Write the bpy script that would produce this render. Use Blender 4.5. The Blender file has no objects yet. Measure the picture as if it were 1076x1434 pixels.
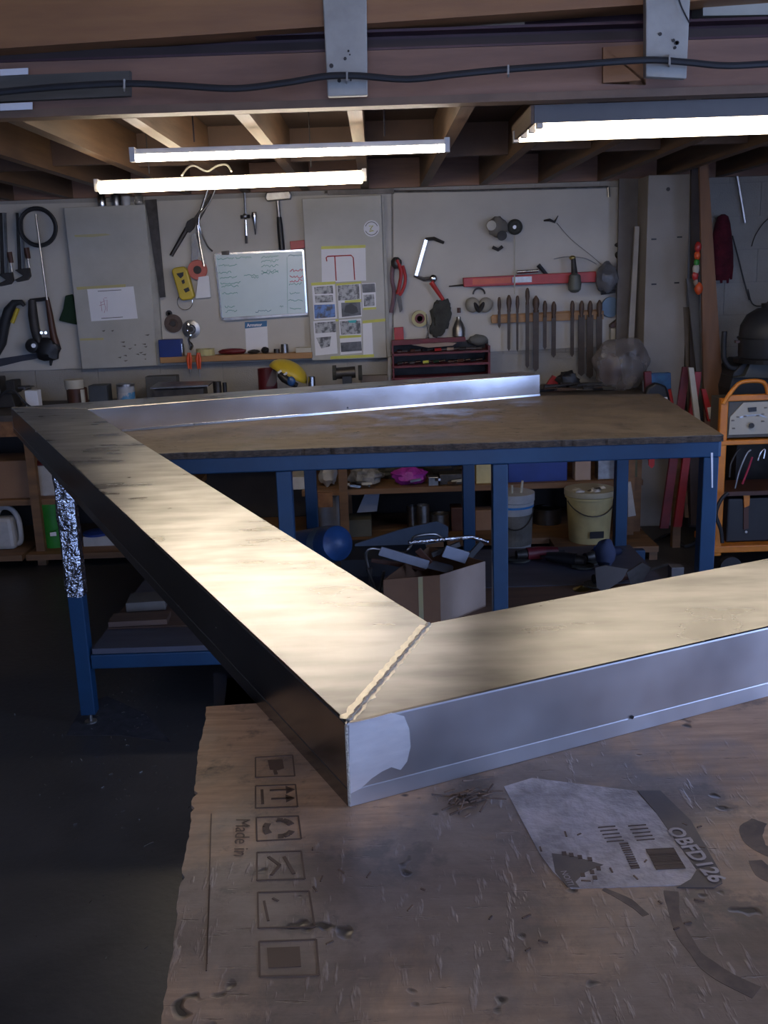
import bpy, math, random
from mathutils import Vector, Matrix, Euler, noise
random.seed(7)
S = bpy.context.scene
COL = S.collection
R = math.radians
# ---------------- camera ----------------
FPX, PITCH, ROLL, CAMH = 1380.0, R(13.6), R(-1.9), 1.415
fw = Vector((0, math.cos(PITCH), -math.sin(PITCH))); rt = Vector((1, 0, 0)); up = rt.cross(fw)
R2 = math.cos(ROLL)*rt + math.sin(ROLL)*up
U2 = -math.sin(ROLL)*rt + math.cos(ROLL)*up
cd = bpy.data.cameras.new('camera'); cam = bpy.data.objects.new('camera', cd); COL.objects.link(cam)
cd.sensor_fit = 'VERTICAL'; cd.sensor_height = 24.0; cd.lens = 24.0*FPX/1434.0; cd.clip_start = .02
mm = Matrix((R2, U2, -fw)).transposed().to_4x4(); mm.translation = (0, 0, CAMH)
cam.matrix_world = mm
S.camera = cam
# ---------------- daylight outside ----------------
w = bpy.data.worlds.new('sky'); S.world = w; w.use_nodes = True
bg = w.node_tree.nodes['Background']
bg.inputs[0].default_value = (0.40, 0.55, 1.0, 1); bg.inputs[1].default_value = 3.5
YB_ = -2.6
def portal(loc, rot, sx, sy):
    l = bpy.data.lights.new('door_portal', 'AREA'); l.shape = 'RECTANGLE'; l.size = sx; l.size_y = sy
    l.cycles.is_portal = True
    o = bpy.data.objects.new('door_portal', l); o.location = loc; o.rotation_euler = rot; COL.objects.link(o)
DY0, DY1, DH = -0.3, 2.2, 2.3             # the open roller door in the right wall
RX0, RX1, RH = -1.0, 1.5, 2.3             # unseen rear opening, added to send daylight onto the near arm
portal((3.0, (DY0+DY1)/2, DH/2), (0, R(90), 0), DH, DY1-DY0)
portal(((RX0+RX1)/2, YB_-.0, RH/2), (R(-90), 0, 0), RX1-RX0, RH)
LAMP = 20.0
vs = S.view_settings; vs.view_transform = 'Standard'; vs.look = 'None'; vs.gamma = 1; vs.use_curve_mapping = False
vs.exposure = 0.85

# ---------------- geometry helpers ----------------
def ray(x, y): return fw + (x-538)/FPX*R2 - (y-717)/FPX*U2
def P(x, y, Y):                      # point of the vertical plane at depth Y
    d = ray(x, y); return Vector((0, 0, CAMH)) + d*(Y/d.y)
def G(x, y, z):                      # point of the horizontal plane at height z
    d = ray(x, y); return Vector((0, 0, CAMH)) + d*((z-CAMH)/d.z)
ORG = {}
class MB:
    def __init__(s): s.v = []; s.f = []
    def add(s, vs_, fs):
        n = len(s.v); s.v += [Vector(p) for p in vs_]; s.f += [tuple(i+n for i in f) for f in fs]; return s
    def box(s, c, d, rot=None, top=1.0):
        c = Vector(c); h = Vector(d)/2; M = rot.to_matrix() if isinstance(rot, Euler) else (rot or Matrix.Identity(3))
        vv = []
        for z in (-1, 1):
            k = top if z > 0 else 1
            for x, y in ((-1, -1), (1, -1), (1, 1), (-1, 1)): vv.append(c + M @ Vector((x*h.x*k, y*h.y*k, z*h.z)))
        return s.add(vv, [(3, 2, 1, 0), (4, 5, 6, 7), (0, 1, 5, 4), (1, 2, 6, 5), (2, 3, 7, 6), (3, 0, 4, 7)])
    def b2(s, a, b):
        a = Vector(a); b = Vector(b); return s.box((a+b)/2, [abs(b[i]-a[i]) for i in range(3)])
    def prism(s, pts, vec):
        n = len(pts); pts = [Vector(p) for p in pts]; vec = Vector(vec)
        nor = sum(((pts[i]-pts[0]).cross(pts[(i+1) % n]-pts[0]) for i in range(1, n-1)), Vector())
        if nor.dot(vec) > 0: pts.reverse()
        return s.add(pts + [p+vec for p in pts], [tuple(range(n)), tuple(range(2*n-1, n-1, -1))] + [((i+1) % n, i, n+i, n+(i+1) % n) for i in range(n)])
    def wp(s, px, off, th):          # outline on the back wall, th thick, off in front of the wall
        Y = YW-off-th; return s.prism([P(x, y, Y) for x, y in px], (0, th, 0))
    def cyl(s, a, b, r0, r1=None, n=12, cap=True):
        r1 = r0 if r1 is None else r1; a = Vector(a); b = Vector(b); d = (b-a).normalized()
        u = d.orthogonal().normalized(); v = d.cross(u)
        vv = [p + (u*math.cos(t)+v*math.sin(t))*r for p, r in ((a, r0), (b, r1)) for t in [2*math.pi*i/n for i in range(n)]]
        fs = [(i, (i+1) % n, n+(i+1) % n, n+i) for i in range(n)]
        if cap: fs += [tuple(range(n-1, -1, -1)), tuple(range(n, 2*n))]
        return s.add(vv, fs)
    def tube(s, path, r, n=8, closed=False):
        path = [Vector(p) for p in path]; m = len(path); vv = []; fs = []; u = None
        for i, p in enumerate(path):
            a = path[(i-1) % m] if (closed or i) else p; b = path[(i+1) % m] if (closed or i < m-1) else p
            d = (b-a).normalized()
            u = d.orthogonal().normalized() if u is None else (u-d*u.dot(d)).normalized()
            v = d.cross(u); rr = r[i] if isinstance(r, (list, tuple)) else r
            vv += [p+(u*math.cos(t)+v*math.sin(t))*rr for t in [2*math.pi*k/n for k in range(n)]]
        for i in range(m if closed else m-1):
            a = i*n; b = ((i+1) % m)*n
            fs += [(a+k, a+(k+1) % n, b+(k+1) % n, b+k) for k in range(n)]
        if not closed: fs += [tuple(range(n-1, -1, -1)), tuple(range((m-1)*n, m*n))]
        return s.add(vv, fs)
    def lathe(s, prof, o, n=24, axis=(0, 0, 1)):
        o = Vector(o); d = Vector(axis).normalized(); u = d.orthogonal().normalized(); v = d.cross(u); vv = []; fs = []
        for r, z in prof: vv += [o+d*z+(u*math.cos(t)+v*math.sin(t))*max(r, 1e-4) for t in [2*math.pi*k/n for k in range(n)]]
        for i in range(len(prof)-1): fs += [(i*n+k, i*n+(k+1) % n, (i+1)*n+(k+1) % n, (i+1)*n+k) for k in range(n)]
        if prof[0][0] > 1e-3: fs.append(tuple(range(n-1, -1, -1)))
        if prof[-1][0] > 1e-3: fs.append(tuple(range((len(prof)-1)*n, len(prof)*n)))
        return s.add(vv, fs)
    def sph(s, c, r, n=14, m=8, jit=0, seed=0, rot=None):
        c = Vector(c); r = Vector((r, r, r)) if not hasattr(r, '__len__') else Vector(r); vv = []; fs = []
        M = rot.to_matrix() if rot else Matrix.Identity(3)
        for j in range(1, m):
            for i in range(n):
                a = math.pi*j/m; t = 2*math.pi*i/n
                d = Vector((math.sin(a)*math.cos(t), math.sin(a)*math.sin(t), math.cos(a)))
                k = 1+jit*noise.noise(d*2.2+Vector((seed*7.3, 0, 0)))
                vv.append(c+M @ Vector((d.x*r.x*k, d.y*r.y*k, d.z*r.z*k)))
        vv += [c+M @ Vector((0, 0, r.z)), c-M @ Vector((0, 0, r.z))]; T = len(vv)-2
        for j in range(m-2): fs += [(j*n+i, (j+1)*n+i, (j+1)*n+(i+1) % n, j*n+(i+1) % n) for i in range(n)]
        fs += [(T, i, (i+1) % n) for i in range(n)] + [(T+1, (m-2)*n+(i+1) % n, (m-2)*n+i) for i in range(n)]
        return s.add(vv, fs)
    def build(s, name, mat, parent=None, smooth=False, bevel=0, label=None, cat=None, group=None, kind=None):
        if parent is not None: L = ORG[parent.name]
        else:
            xs = [p.x for p in s.v]; ys = [p.y for p in s.v]; zs = [p.z for p in s.v]
            L = Vector(((min(xs)+max(xs))/2, (min(ys)+max(ys))/2, min(zs)))
        me = bpy.data.meshes.new(name); me.from_pydata([p-L for p in s.v], [], s.f); me.materials.append(mat)
        o = bpy.data.objects.new(name, me); COL.objects.link(o); ORG[o.name] = L
        if parent is not None: o.parent = parent
        else: o.location = L
        if smooth:
            me.polygons.foreach_set('use_smooth', [True]*len(me.polygons)); me.set_sharp_from_angle(angle=R(38))
        if bevel:
            b = o.modifiers.new('bevel', 'BEVEL'); b.width = bevel; b.segments = 2; b.limit_method = 'ANGLE'; b.angle_limit = R(40)
        tag(o, label, cat, group, kind); return o
def tag(o, label=None, cat=None, group=None, kind=None):
    if label: o['label'] = label
    if cat: o['category'] = cat
    if group: o['group'] = group
    if kind: o['kind'] = kind
def T(name, label, cat, loc, group=None, kind=None):
    o = bpy.data.objects.new(name, None); COL.objects.link(o); o.location = loc; o.empty_display_size = .05
    ORG[o.name] = Vector(loc); tag(o, label, cat, group, kind); return o
def arc(c, r, a0, a1, n, ax='xz'):
    out = []
    for i in range(n+1):
        t = R(a0+(a1-a0)*i/n); p, q = r*math.cos(t), r*math.sin(t)
        out.append(Vector(c)+(Vector((p, 0, q)) if ax == 'xz' else Vector((p, q, 0)) if ax == 'xy' else Vector((0, p, q))))
    return out
def smoothpath(pts, k=4):
    pts = [Vector(p) for p in pts]; out = []
    for i in range(len(pts)-1):
        a = pts[max(i-1, 0)]; b = pts[i]; c = pts[i+1]; d = pts[min(i+2, len(pts)-1)]
        for j in range(k):
            t = j/k; out.append(.5*((2*b)+(c-a)*t+(2*a-5*b+4*c-d)*t*t+(3*b-a-3*c+d)*t**3))
    return out+[pts[-1]]
def wpath(px, off, k=4): return smoothpath([P(x, y, YW-off) for x, y in px], k)
def text(string, size, mat, parent, o, xd, yd, name='lettering', bold=0, align='LEFT'):
    c = bpy.data.curves.new('t', 'FONT'); c.body = string; c.size = size; c.offset = bold; c.align_x = align
    c.resolution_u = 3
    to = bpy.data.objects.new('t', c); COL.objects.link(to)
    dg = bpy.context.evaluated_depsgraph_get(); me0 = to.evaluated_get(dg).to_mesh()
    xd = Vector(xd).normalized(); yd = Vector(yd).normalized(); mb = MB()
    mb.v = [Vector(o)+xd*v.co.x+yd*v.co.y for v in me0.vertices]; mb.f = [tuple(p.vertices) for p in me0.polygons]
    to.evaluated_get(dg).to_mesh_clear(); bpy.data.objects.remove(to); bpy.data.curves.remove(c)
    return mb.build(name, mat, parent)

# ---------------- materials ----------------
MC = {}
def mat(name, col, rough=.6, metal=0, col2=None, scale=6, st=(1, 1, 1), bump=0, bscale=None, spec=.5, detail=6, lo=.35, hi=.65, emit=None, rough2=None, alpha=None, trans=0):
    if name in MC: return MC[name]
    m = bpy.data.materials.new(name); MC[name] = m; m.use_nodes = True; N = m.node_tree.nodes; Lk = m.node_tree.links
    b = N['Principled BSDF']; b.inputs['Roughness'].default_value = rough; b.inputs['Metallic'].default_value = metal
    b.inputs['Specular IOR Level'].default_value = spec
    if trans: b.inputs['Transmission Weight'].default_value = trans
    if alpha is not None: b.inputs['Alpha'].default_value = alpha
    if emit: b.inputs['Emission Color'].default_value = (*emit[0], 1); b.inputs['Emission Strength'].default_value = emit[1]
    tc = N.new('ShaderNodeTexCoord'); mp = N.new('ShaderNodeMapping'); mp.inputs['Scale'].default_value = st
    Lk.new(tc.outputs['Object'], mp.inputs[0])
    nz = N.new('ShaderNodeTexNoise'); nz.inputs['Scale'].default_value = scale; nz.inputs['Detail'].default_value = detail; nz.inputs['Roughness'].default_value = .6
    Lk.new(mp.outputs[0], nz.inputs['Vector'])
    c2 = col2 or tuple(x*.72 for x in col)
    rp = N.new('ShaderNodeValToRGB'); rp.color_ramp.elements[0].position = lo; rp.color_ramp.elements[1].position = hi
    rp.color_ramp.elements[0].color = (*c2, 1); rp.color_ramp.elements[1].color = (*col, 1)
    Lk.new(nz.outputs['Fac'], rp.inputs[0]); Lk.new(rp.outputs[0], b.inputs['Base Color'])
    if rough2 is not None:
        mr = N.new('ShaderNodeMapRange'); mr.inputs[1].default_value = lo; mr.inputs[2].default_value = hi
        mr.inputs[3].default_value = rough2; mr.inputs[4].default_value = rough
        Lk.new(nz.outputs['Fac'], mr.inputs[0]); Lk.new(mr.outputs[0], b.inputs['Roughness'])
    if bump:
        n2 = N.new('ShaderNodeTexNoise'); n2.inputs['Scale'].default_value = bscale or scale*5; n2.inputs['Detail'].default_value = 3
        Lk.new(mp.outputs[0], n2.inputs['Vector']); bm = N.new('ShaderNodeBump'); bm.inputs['Strength'].default_value = bump; bm.inputs['Distance'].default_value = .01
        Lk.new(n2.outputs['Fac'], bm.inputs['Height']); Lk.new(bm.outputs[0], b.inputs['Normal'])
    return m
M_block = mat('painted_block', (.36, .34, .31), .7, col2=(.29, .275, .25), scale=3, bump=.25, bscale=120)
M_board = mat('painted_board', (.55, .52, .46), .6, col2=(.47, .44, .39), scale=2.2, bump=.05, bscale=60)
M_door = mat('cabinet_paint', (.47, .46, .42), .5, col2=(.39, .375, .33), scale=3.2, bump=.03)
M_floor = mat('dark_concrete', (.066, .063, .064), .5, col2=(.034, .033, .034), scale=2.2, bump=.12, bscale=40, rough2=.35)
M_blue = mat('blue_paint', (.008, .05, .12), .4, col2=(.007, .035, .085), scale=5, bump=.03)
M_timber = mat('timber', (.32, .15, .06), .6, col2=(.19, .085, .035), scale=4, st=(6, .6, 6), bump=.1)
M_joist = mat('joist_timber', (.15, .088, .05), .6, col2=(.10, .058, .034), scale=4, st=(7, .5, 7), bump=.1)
M_header = mat('header_timber', (.27, .145, .095), .6, col2=(.18, .095, .065), scale=3, st=(.7, 5, 5), bump=.08)
M_beam = mat('orange_beam', (.34, .16, .06), .55, col2=(.24, .11, .045), scale=3, st=(.6, 4, 5), bump=.08)
M_pine = mat('shelf_pine', (.45, .24, .09), .55, col2=(.33, .17, .065), scale=5, st=(.6, 5, 5), bump=.06)
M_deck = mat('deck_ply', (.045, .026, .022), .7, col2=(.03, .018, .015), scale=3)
M_white = mat('white_paint', (.42, .41, .37), .6, col2=(.31, .30, .27), scale=7, bump=.06)
M_paper = mat('paper', (.80, .80, .82), .7, col2=(.74, .74, .76), scale=4)
M_wb = mat('whiteboard_face', (.66, .76, .76), .28, col2=(.58, .68, .68), scale=3)
M_steel = mat('steel', (.42, .41, .40), .38, 1, col2=(.25, .24, .23), scale=15, bump=.04)
M_dsteel = mat('dark_steel', (.10, .09, .085), .45, .7, col2=(.05, .045, .04), scale=14, bump=.08)
M_chrome = mat('chrome', (.75, .74, .72), .2, 1, col2=(.55, .54, .53), scale=12)
M_iron = mat('iron', (.055, .05, .048), .6, .3, col2=(.03, .028, .027), scale=12, bump=.1)
M_purple = mat('red_oxide', (.075, .028, .035), .45, .1, col2=(.045, .018, .024), scale=5)
M_black = mat('black_plastic', (.018, .018, .02), .45, col2=(.01, .01, .012), scale=8)
M_rubber = mat('rubber', (.025, .026, .03), .6)
M_orange = mat('orange_paint', (.75, .25, .02), .4, col2=(.55, .17, .015), scale=9)
M_cream = mat('cream_panel', (.50, .47, .38), .5, col2=(.42, .39, .32), scale=6)
M_red = mat('red_paint', (.50, .03, .025), .42, col2=(.34, .02, .02), scale=9)
M_dred = mat('dark_red', (.16, .012, .018), .5, col2=(.09, .008, .012), scale=9)
M_maroon = mat('maroon_cloth', (.12, .008, .02), .95, col2=(.05, .004, .01), scale=14, bump=.6)
M_yellow = mat('yellow_plastic', (.62, .46, .04), .4, col2=(.50, .36, .03), scale=8)
M_tape = mat('yellow_tape', (.62, .62, .10), .5, col2=(.52, .50, .08), scale=9)
M_oldtape = mat('old_tape', (.50, .44, .18), .6, col2=(.44, .40, .24), scale=12)
M_handle_o = mat('orange_rubber', (.75, .10, .02), .45)
M_file = mat('rusty_steel', (.085, .065, .052), .6, .2, col2=(.05, .038, .032), scale=14, bump=.05)
M_wood = mat('tool_wood', (.10, .06, .04), .55, col2=(.06, .035, .025), scale=12)
M_card = mat('cardboard', (.27, .15, .085), .8, col2=(.20, .11, .065), scale=3, bump=.05)
M_cardl = mat('cardboard_light', (.36, .27, .21), .75, col2=(.28, .20, .155), scale=3)
M_bucketw = mat('white_bucket', (.50, .50, .50), .45, col2=(.34, .33, .32), scale=7)
M_buckety = mat('yellow_bucket', (.55, .47, .22), .5, col2=(.38, .32, .16), scale=7)
M_green = mat('green_plastic', (.03, .26, .03), .4, col2=(.02, .18, .02), scale=7)
M_dgreen = mat('green_cloth', (.010, .035, .014), .9, bump=.4)
M_bluepl = mat('blue_plastic', (.015, .04, .22), .4)
M_lblue = mat('light_blue', (.20, .30, .42), .6)
M_tarp = mat('blue_tarp', (.03, .10, .28), .35, col2=(.02, .06, .18), scale=5, bump=.2)
M_foil = mat('foil', (.75, .76, .8), .22, 1, col2=(.40, .42, .48), scale=30, bump=1.0, bscale=70)
M_magenta = mat('magenta_bag', (.42, .05, .38), .35, col2=(.22, .02, .22), scale=20, bump=.5)
M_foam = mat('grey_foam', (.28, .30, .36), .7, col2=(.22, .24, .29), scale=8)
M_brown = mat('brown_plastic', (.09, .035, .02), .5)
M_rag = mat('grey_cloth', (.07, .07, .06), .95, col2=(.035, .035, .03), scale=10, bump=.5)
M_bag = mat('plastic_bag', (.30, .27, .26), .25, col2=(.13, .115, .11), scale=7, bump=1, bscale=22, alpha=.6)
M_ink = mat('ink', (.06, .05, .05), .6)
M_gink = mat('green_ink', (.05, .35, .25), .6)
M_rink = mat('red_ink', (.75, .07, .12), .6)
M_bink = mat('blue_ink', (.04, .16, .34), .5)
M_photo = mat('photo_print', (.42, .42, .42), .4, col2=(.07, .07, .07), scale=28, lo=.44, hi=.56)
M_photob = mat('photo_blue', (.10, .22, .55), .4, col2=(.05, .05, .06), scale=24, lo=.42, hi=.55)
M_photod = mat('photo_dark', (.16, .16, .17), .4, col2=(.03, .03, .03), scale=16)
M_tubeL = mat('lamp_tube_glow', (1, 1, 1), .5, emit=((1.0, .83, .58), LAMP*1.0))
M_tubeL2 = mat('lamp_tube_cool_glow', (1, 1, 1), .5, emit=((1.0, .88, .76), LAMP))
M_tubeR = mat('lamp_tube_dim_glow', (1, 1, 1), .5, emit=((1.0, .84, .62), LAMP*.28))
M_tubeF = mat('lamp_tube_front_glow', (1, 1, 1), .5, emit=((1.0, .80, .60), LAMP*.42))
M_lampbody = mat('lamp_body', (.62, .58, .52), .4)
M_refl = mat('lamp_reflector', (.14, .13, .12), .6, 0, col2=(.11, .10, .095), scale=4)
M_glass = mat('clear_plastic', (.8, .8, .78), .1, trans=.9)

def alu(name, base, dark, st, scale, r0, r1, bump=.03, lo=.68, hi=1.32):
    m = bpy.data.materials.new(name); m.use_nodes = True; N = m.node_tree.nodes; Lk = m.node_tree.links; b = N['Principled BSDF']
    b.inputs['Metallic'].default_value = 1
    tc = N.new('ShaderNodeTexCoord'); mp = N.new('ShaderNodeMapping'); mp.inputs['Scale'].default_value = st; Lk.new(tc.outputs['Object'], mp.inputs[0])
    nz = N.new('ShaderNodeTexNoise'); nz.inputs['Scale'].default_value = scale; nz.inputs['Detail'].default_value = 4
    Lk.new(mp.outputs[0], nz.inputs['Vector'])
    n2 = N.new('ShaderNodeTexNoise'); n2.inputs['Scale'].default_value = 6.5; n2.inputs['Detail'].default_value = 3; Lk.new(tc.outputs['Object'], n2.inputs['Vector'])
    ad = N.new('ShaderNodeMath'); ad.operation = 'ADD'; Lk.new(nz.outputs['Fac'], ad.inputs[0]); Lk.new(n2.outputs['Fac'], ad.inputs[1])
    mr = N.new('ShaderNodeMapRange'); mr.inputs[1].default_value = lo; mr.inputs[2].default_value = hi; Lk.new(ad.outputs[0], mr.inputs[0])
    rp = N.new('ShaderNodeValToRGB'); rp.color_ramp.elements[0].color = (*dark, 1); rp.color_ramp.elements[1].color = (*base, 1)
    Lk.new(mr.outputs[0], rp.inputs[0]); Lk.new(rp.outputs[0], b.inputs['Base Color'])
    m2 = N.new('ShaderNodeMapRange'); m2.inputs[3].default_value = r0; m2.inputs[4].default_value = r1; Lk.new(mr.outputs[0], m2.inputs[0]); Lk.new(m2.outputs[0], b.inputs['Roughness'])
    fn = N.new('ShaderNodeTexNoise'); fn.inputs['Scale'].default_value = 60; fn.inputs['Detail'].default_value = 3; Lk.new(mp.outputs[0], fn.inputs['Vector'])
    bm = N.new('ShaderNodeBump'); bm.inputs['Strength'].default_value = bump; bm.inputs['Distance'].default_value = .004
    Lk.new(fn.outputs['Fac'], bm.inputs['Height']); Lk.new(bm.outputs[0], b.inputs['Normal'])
    return m
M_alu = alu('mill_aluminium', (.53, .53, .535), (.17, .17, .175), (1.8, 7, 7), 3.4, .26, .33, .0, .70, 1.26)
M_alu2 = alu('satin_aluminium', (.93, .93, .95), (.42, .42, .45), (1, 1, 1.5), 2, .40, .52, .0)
M_alu4 = alu('mill_aluminium_shaded', (.50, .49, .48), (.26, .255, .25), (1, 1, 2), 3, .20, .28, .0)  # same aluminium, darkened: shade on the long member's sides put into the colour
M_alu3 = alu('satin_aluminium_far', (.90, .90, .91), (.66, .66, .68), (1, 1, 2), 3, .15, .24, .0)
M_polish = alu('polished_aluminium', (.97, .97, .98), (.86, .87, .9), (8, 8, 30), 6, .48, .6, .05)
M_weld = mat('weld_bead', (.60, .55, .45), .35, .4, col2=(.40, .36, .30), scale=60, bump=.6)

def plywood(name, light, mid, stain, grain=(2, 20, 20), rough=(.34, .6), sc=1.0, stain_amt=.5, blob=None, marks=.5):
    m = bpy.data.materials.new(name); m.use_nodes = True; N = m.node_tree.nodes; Lk = m.node_tree.links; b = N['Principled BSDF']
    tc = N.new('ShaderNodeTexCoord')
    def mapped(scale, rot=0):
        mp = N.new('ShaderNodeMapping'); mp.inputs['Scale'].default_value = scale; mp.inputs['Rotation'].default_value = (0, 0, rot); Lk.new(tc.outputs['Object'], mp.inputs[0]); return mp.outputs[0]
    def nz(vec, scale, detail=5, ro=.6, dist=0):
        n = N.new('ShaderNodeTexNoise'); n.inputs['Scale'].default_value = scale*sc; n.inputs['Detail'].default_value = detail; n.inputs['Roughness'].default_value = ro; n.inputs['Distortion'].default_value = dist
        Lk.new(vec, n.inputs['Vector']); return n.outputs['Fac']
    def step(v, lo, hi):
        r_ = N.new('ShaderNodeMapRange'); r_.inputs[1].default_value = lo; r_.inputs[2].default_value = hi; Lk.new(v, r_.inputs[0]); return r_.outputs[0]
    def mth(op, x, y):
        n = N.new('ShaderNodeMath'); n.operation = op
        for i, v in enumerate((x, y)):
            if isinstance(v, (int, float)): n.inputs[i].default_value = v
            else: Lk.new(v, n.inputs[i])
        return n.outputs[0]
    def mix(f, x, y):
        n = N.new('ShaderNodeMix'); n.data_type = 'RGBA'; Lk.new(f, n.inputs[0])
        for i, v in ((6, x), (7, y)):
            if isinstance(v, tuple): n.inputs[i].default_value = (*v, 1)
            else: Lk.new(v, n.inputs[i])
        return n.outputs[2]
    raw = tc.outputs['Object']
    g = nz(mapped(grain), 3.5, 7, .7); c = mix(step(g, .35, .65), mid, light)
    big = nz(raw, 2.6, 8, .65, .3)
    if blob:
        gr = N.new('ShaderNodeVectorMath'); gr.operation = 'DISTANCE'; Lk.new(raw, gr.inputs[0]); gr.inputs[1].default_value = blob[0]
        fall = N.new('ShaderNodeMapRange'); fall.inputs[1].default_value = 0; fall.inputs[2].default_value = blob[1]; fall.inputs[3].default_value = .16; fall.inputs[4].default_value = -.06; Lk.new(gr.outputs['Value'], fall.inputs[0])
        big = mth('ADD', big, fall.outputs[0])
    st = step(big, stain_amt-.05, stain_amt+.07)
    patch = nz(raw, 9, 7, .7, .4)
    stc = mix(step(patch, .38, .62), tuple(x*.62 for x in stain), tuple(min(1, x*1.25) for x in stain))
    c = mix(mth('MULTIPLY', st, .85), c, stc)
    c = mix(mth('MULTIPLY', step(nz(raw, 13, 6, .7), .56, .64), .6), c, tuple(x*.55 for x in stain))
    mk = step(nz(mapped((70, 15, 1), R(-8)), 1.6, 3), .60, .70); mk = mth('MULTIPLY', mth('MULTIPLY', mk, st), marks)
    c = mix(mk, c, tuple(min(1, x*2.0) for x in stain))
    fl_ = step(nz(mapped((9, 60, 1)), 2.2, 4), .64, .70); c = mix(mth('MULTIPLY', fl_, .6), c, tuple(x*.3 for x in mid))
    kn = step(nz(raw, 26, 2), .69, .74); c = mix(kn, c, tuple(x*.22 for x in stain))
    Lk.new(c, b.inputs['Base Color'])
    rr = N.new('ShaderNodeMapRange'); rr.inputs[3].default_value = rough[1]; rr.inputs[4].default_value = rough[0]; Lk.new(st, rr.inputs[0]); Lk.new(rr.outputs[0], b.inputs['Roughness'])
    hgt = mth('SUBTRACT', mth('ADD', mth('MULTIPLY', g, .25), mth('ADD', mk, mth('MULTIPLY', patch, .5))), mth('ADD', mth('MULTIPLY', kn, 1.5), fl_))
    bm = N.new('ShaderNodeBump'); bm.inputs['Strength'].default_value = .35; bm.inputs['Distance'].default_value = .003
    Lk.new(hgt, bm.inputs['Height']); Lk.new(bm.outputs[0], b.inputs['Normal'])
    return m
M_ply = plywood('worn_plywood', (.54, .37, .25), (.33, .22, .15), (.185, .16, .15), blob=((-.45, .15, .9), .46), stain_amt=.52)
M_ply2 = plywood('bench_board', (.155, .12, .09), (.085, .066, .05), (.10, .078, .06), grain=(1.5, 12, 12), sc=1.3, rough=(.5, .7), marks=.2)
M_plyedge = mat('splintered_edge', (.16, .11, .075), .8, col2=(.06, .045, .035), scale=60, st=(1, 1, 3), bump=.7)
M_shelfb = mat('shelf_board', (.15, .085, .055), .6, col2=(.10, .06, .045), scale=4, st=(1, 8, 8), bump=.05)
M_shelfg = mat('shelf_board_grey', (.085, .085, .11), .5, col2=(.06, .06, .08), scale=4, st=(1, 5, 5))

# ================= SETTING =================
YW = 5.6; XL = -3.2; XR = 3.0; YB = -2.6; ZC = 3.0
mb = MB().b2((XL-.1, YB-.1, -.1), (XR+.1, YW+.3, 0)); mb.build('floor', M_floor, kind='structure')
mb = MB().b2((XR+.1, -9, -.12), (XR+9, 8, -.02)).b2((XL, -9, -.12), (XR+.1, YB-.1, -.02)); mb.build('yard_slab', mat('yard_concrete', (.78, .77, .76), .8, col2=(.7, .69, .68)), kind='structure')
mb = MB().b2((XL-.15, YB-.1, 0), (XL, YW+.3, ZC)); mb.build('wall_left', mat('dark_side_wall', (.13, .12, .11), .8), kind='structure')
mb = MB().b2((XL, YB-.15, 0), (RX0, YB, ZC)).b2((RX1, YB-.15, 0), (XR, YB, ZC)).b2((RX0, YB-.15, RH), (RX1, YB, ZC)); mb.build('wall_rear', M_block, kind='structure')
mb = MB().b2((XR, YB, 0), (XR+.12, DY0, ZC)).b2((XR, DY1, 0), (XR+.12, YW+.3, ZC)).b2((XR, DY0, DH), (XR+.12, DY1, ZC)); mb.build('wall_right', M_block, kind='structure')
d1 = MB().cyl((XR-.16, DY0-.05, DH+.16), (XR-.16, DY1+.05, DH+.16), .14, n=24).build('door_1', M_steel, kind='structure', smooth=True)
g = MB()
for y in (DY0, DY1): g.b2((XR-.05, y-.04, 0), (XR, y+.04, DH))
g.build('door_guide', M_steel, d1)
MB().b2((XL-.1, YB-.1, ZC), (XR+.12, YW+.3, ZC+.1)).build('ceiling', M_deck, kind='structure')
# block wall
wallb = MB().b2((XL, YW+.006, 0), (XR, YW+.25, ZC)).build('wall_back', mat('mortar', (.30, .29, .275), .8), kind='structure')
bw, bh = .352, .176; bx0 = P(52, 540, YW).x; bz0 = P(60, 517, YW).z % bh
shared = {}
k = 0
for r_ in range(-1, 12):
    for c_ in range(-6, 16):
        x0 = bx0 + c_*bw + (bw/2 if r_ % 2 else 0); x1 = x0+bw-.003; z0 = bz0+r_*bh; z1 = z0+bh-.003
        x0 = max(x0, XL); x1 = min(x1, XR); z0 = max(z0, .0)
        if x1-x0 < .05 or z1 > 2.05 or z1-z0 < .03: continue
        key = (round(x1-x0, 3), round(z1-z0, 3))
        if key not in shared:
            w_, h_ = key; m_ = MB().b2((0, 0, 0), (w_, .03, h_))
            me = bpy.data.meshes.new('block'); me.from_pydata(m_.v, [], m_.f); me.materials.append(M_block); shared[key] = me
        o = bpy.data.objects.new('block', shared[key]); COL.objects.link(o); o.parent = wallb
        o.location = Vector((x0, YW+random.uniform(0, .0012), z0)) - ORG[wallb.name]; k += 1

# mezzanine deck, joists, header
ZJ = 1.862
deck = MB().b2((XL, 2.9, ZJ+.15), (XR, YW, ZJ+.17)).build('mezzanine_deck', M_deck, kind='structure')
deck.name = 'ceiling_deck'; ORG['ceiling_deck'] = ORG['mezzanine_deck']
for i in range(-8, 9):
    x = -.045+i*.318
    if x < XL+.1 or x > XR-.1: continue
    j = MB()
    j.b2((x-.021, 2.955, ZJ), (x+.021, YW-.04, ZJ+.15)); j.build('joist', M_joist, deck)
for i in range(-8, 8):
    x = -.045+i*.318
    if x < XL+.1 or x > XR-.45: continue
    y = 4.35 if i % 2 else 4.22
    MB().b2((x+.022, y, ZJ+.02), (x+.296, y+.035, ZJ+.15)).build('nogging', mat('nogging_timber', (.08, .045, .03), .7), deck)
MB().b2((XL, YW-.04, ZJ+.0), (XR, YW, ZJ+.15)).build('trim_1', M_header, kind='structure')      # ledger on the wall
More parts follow.
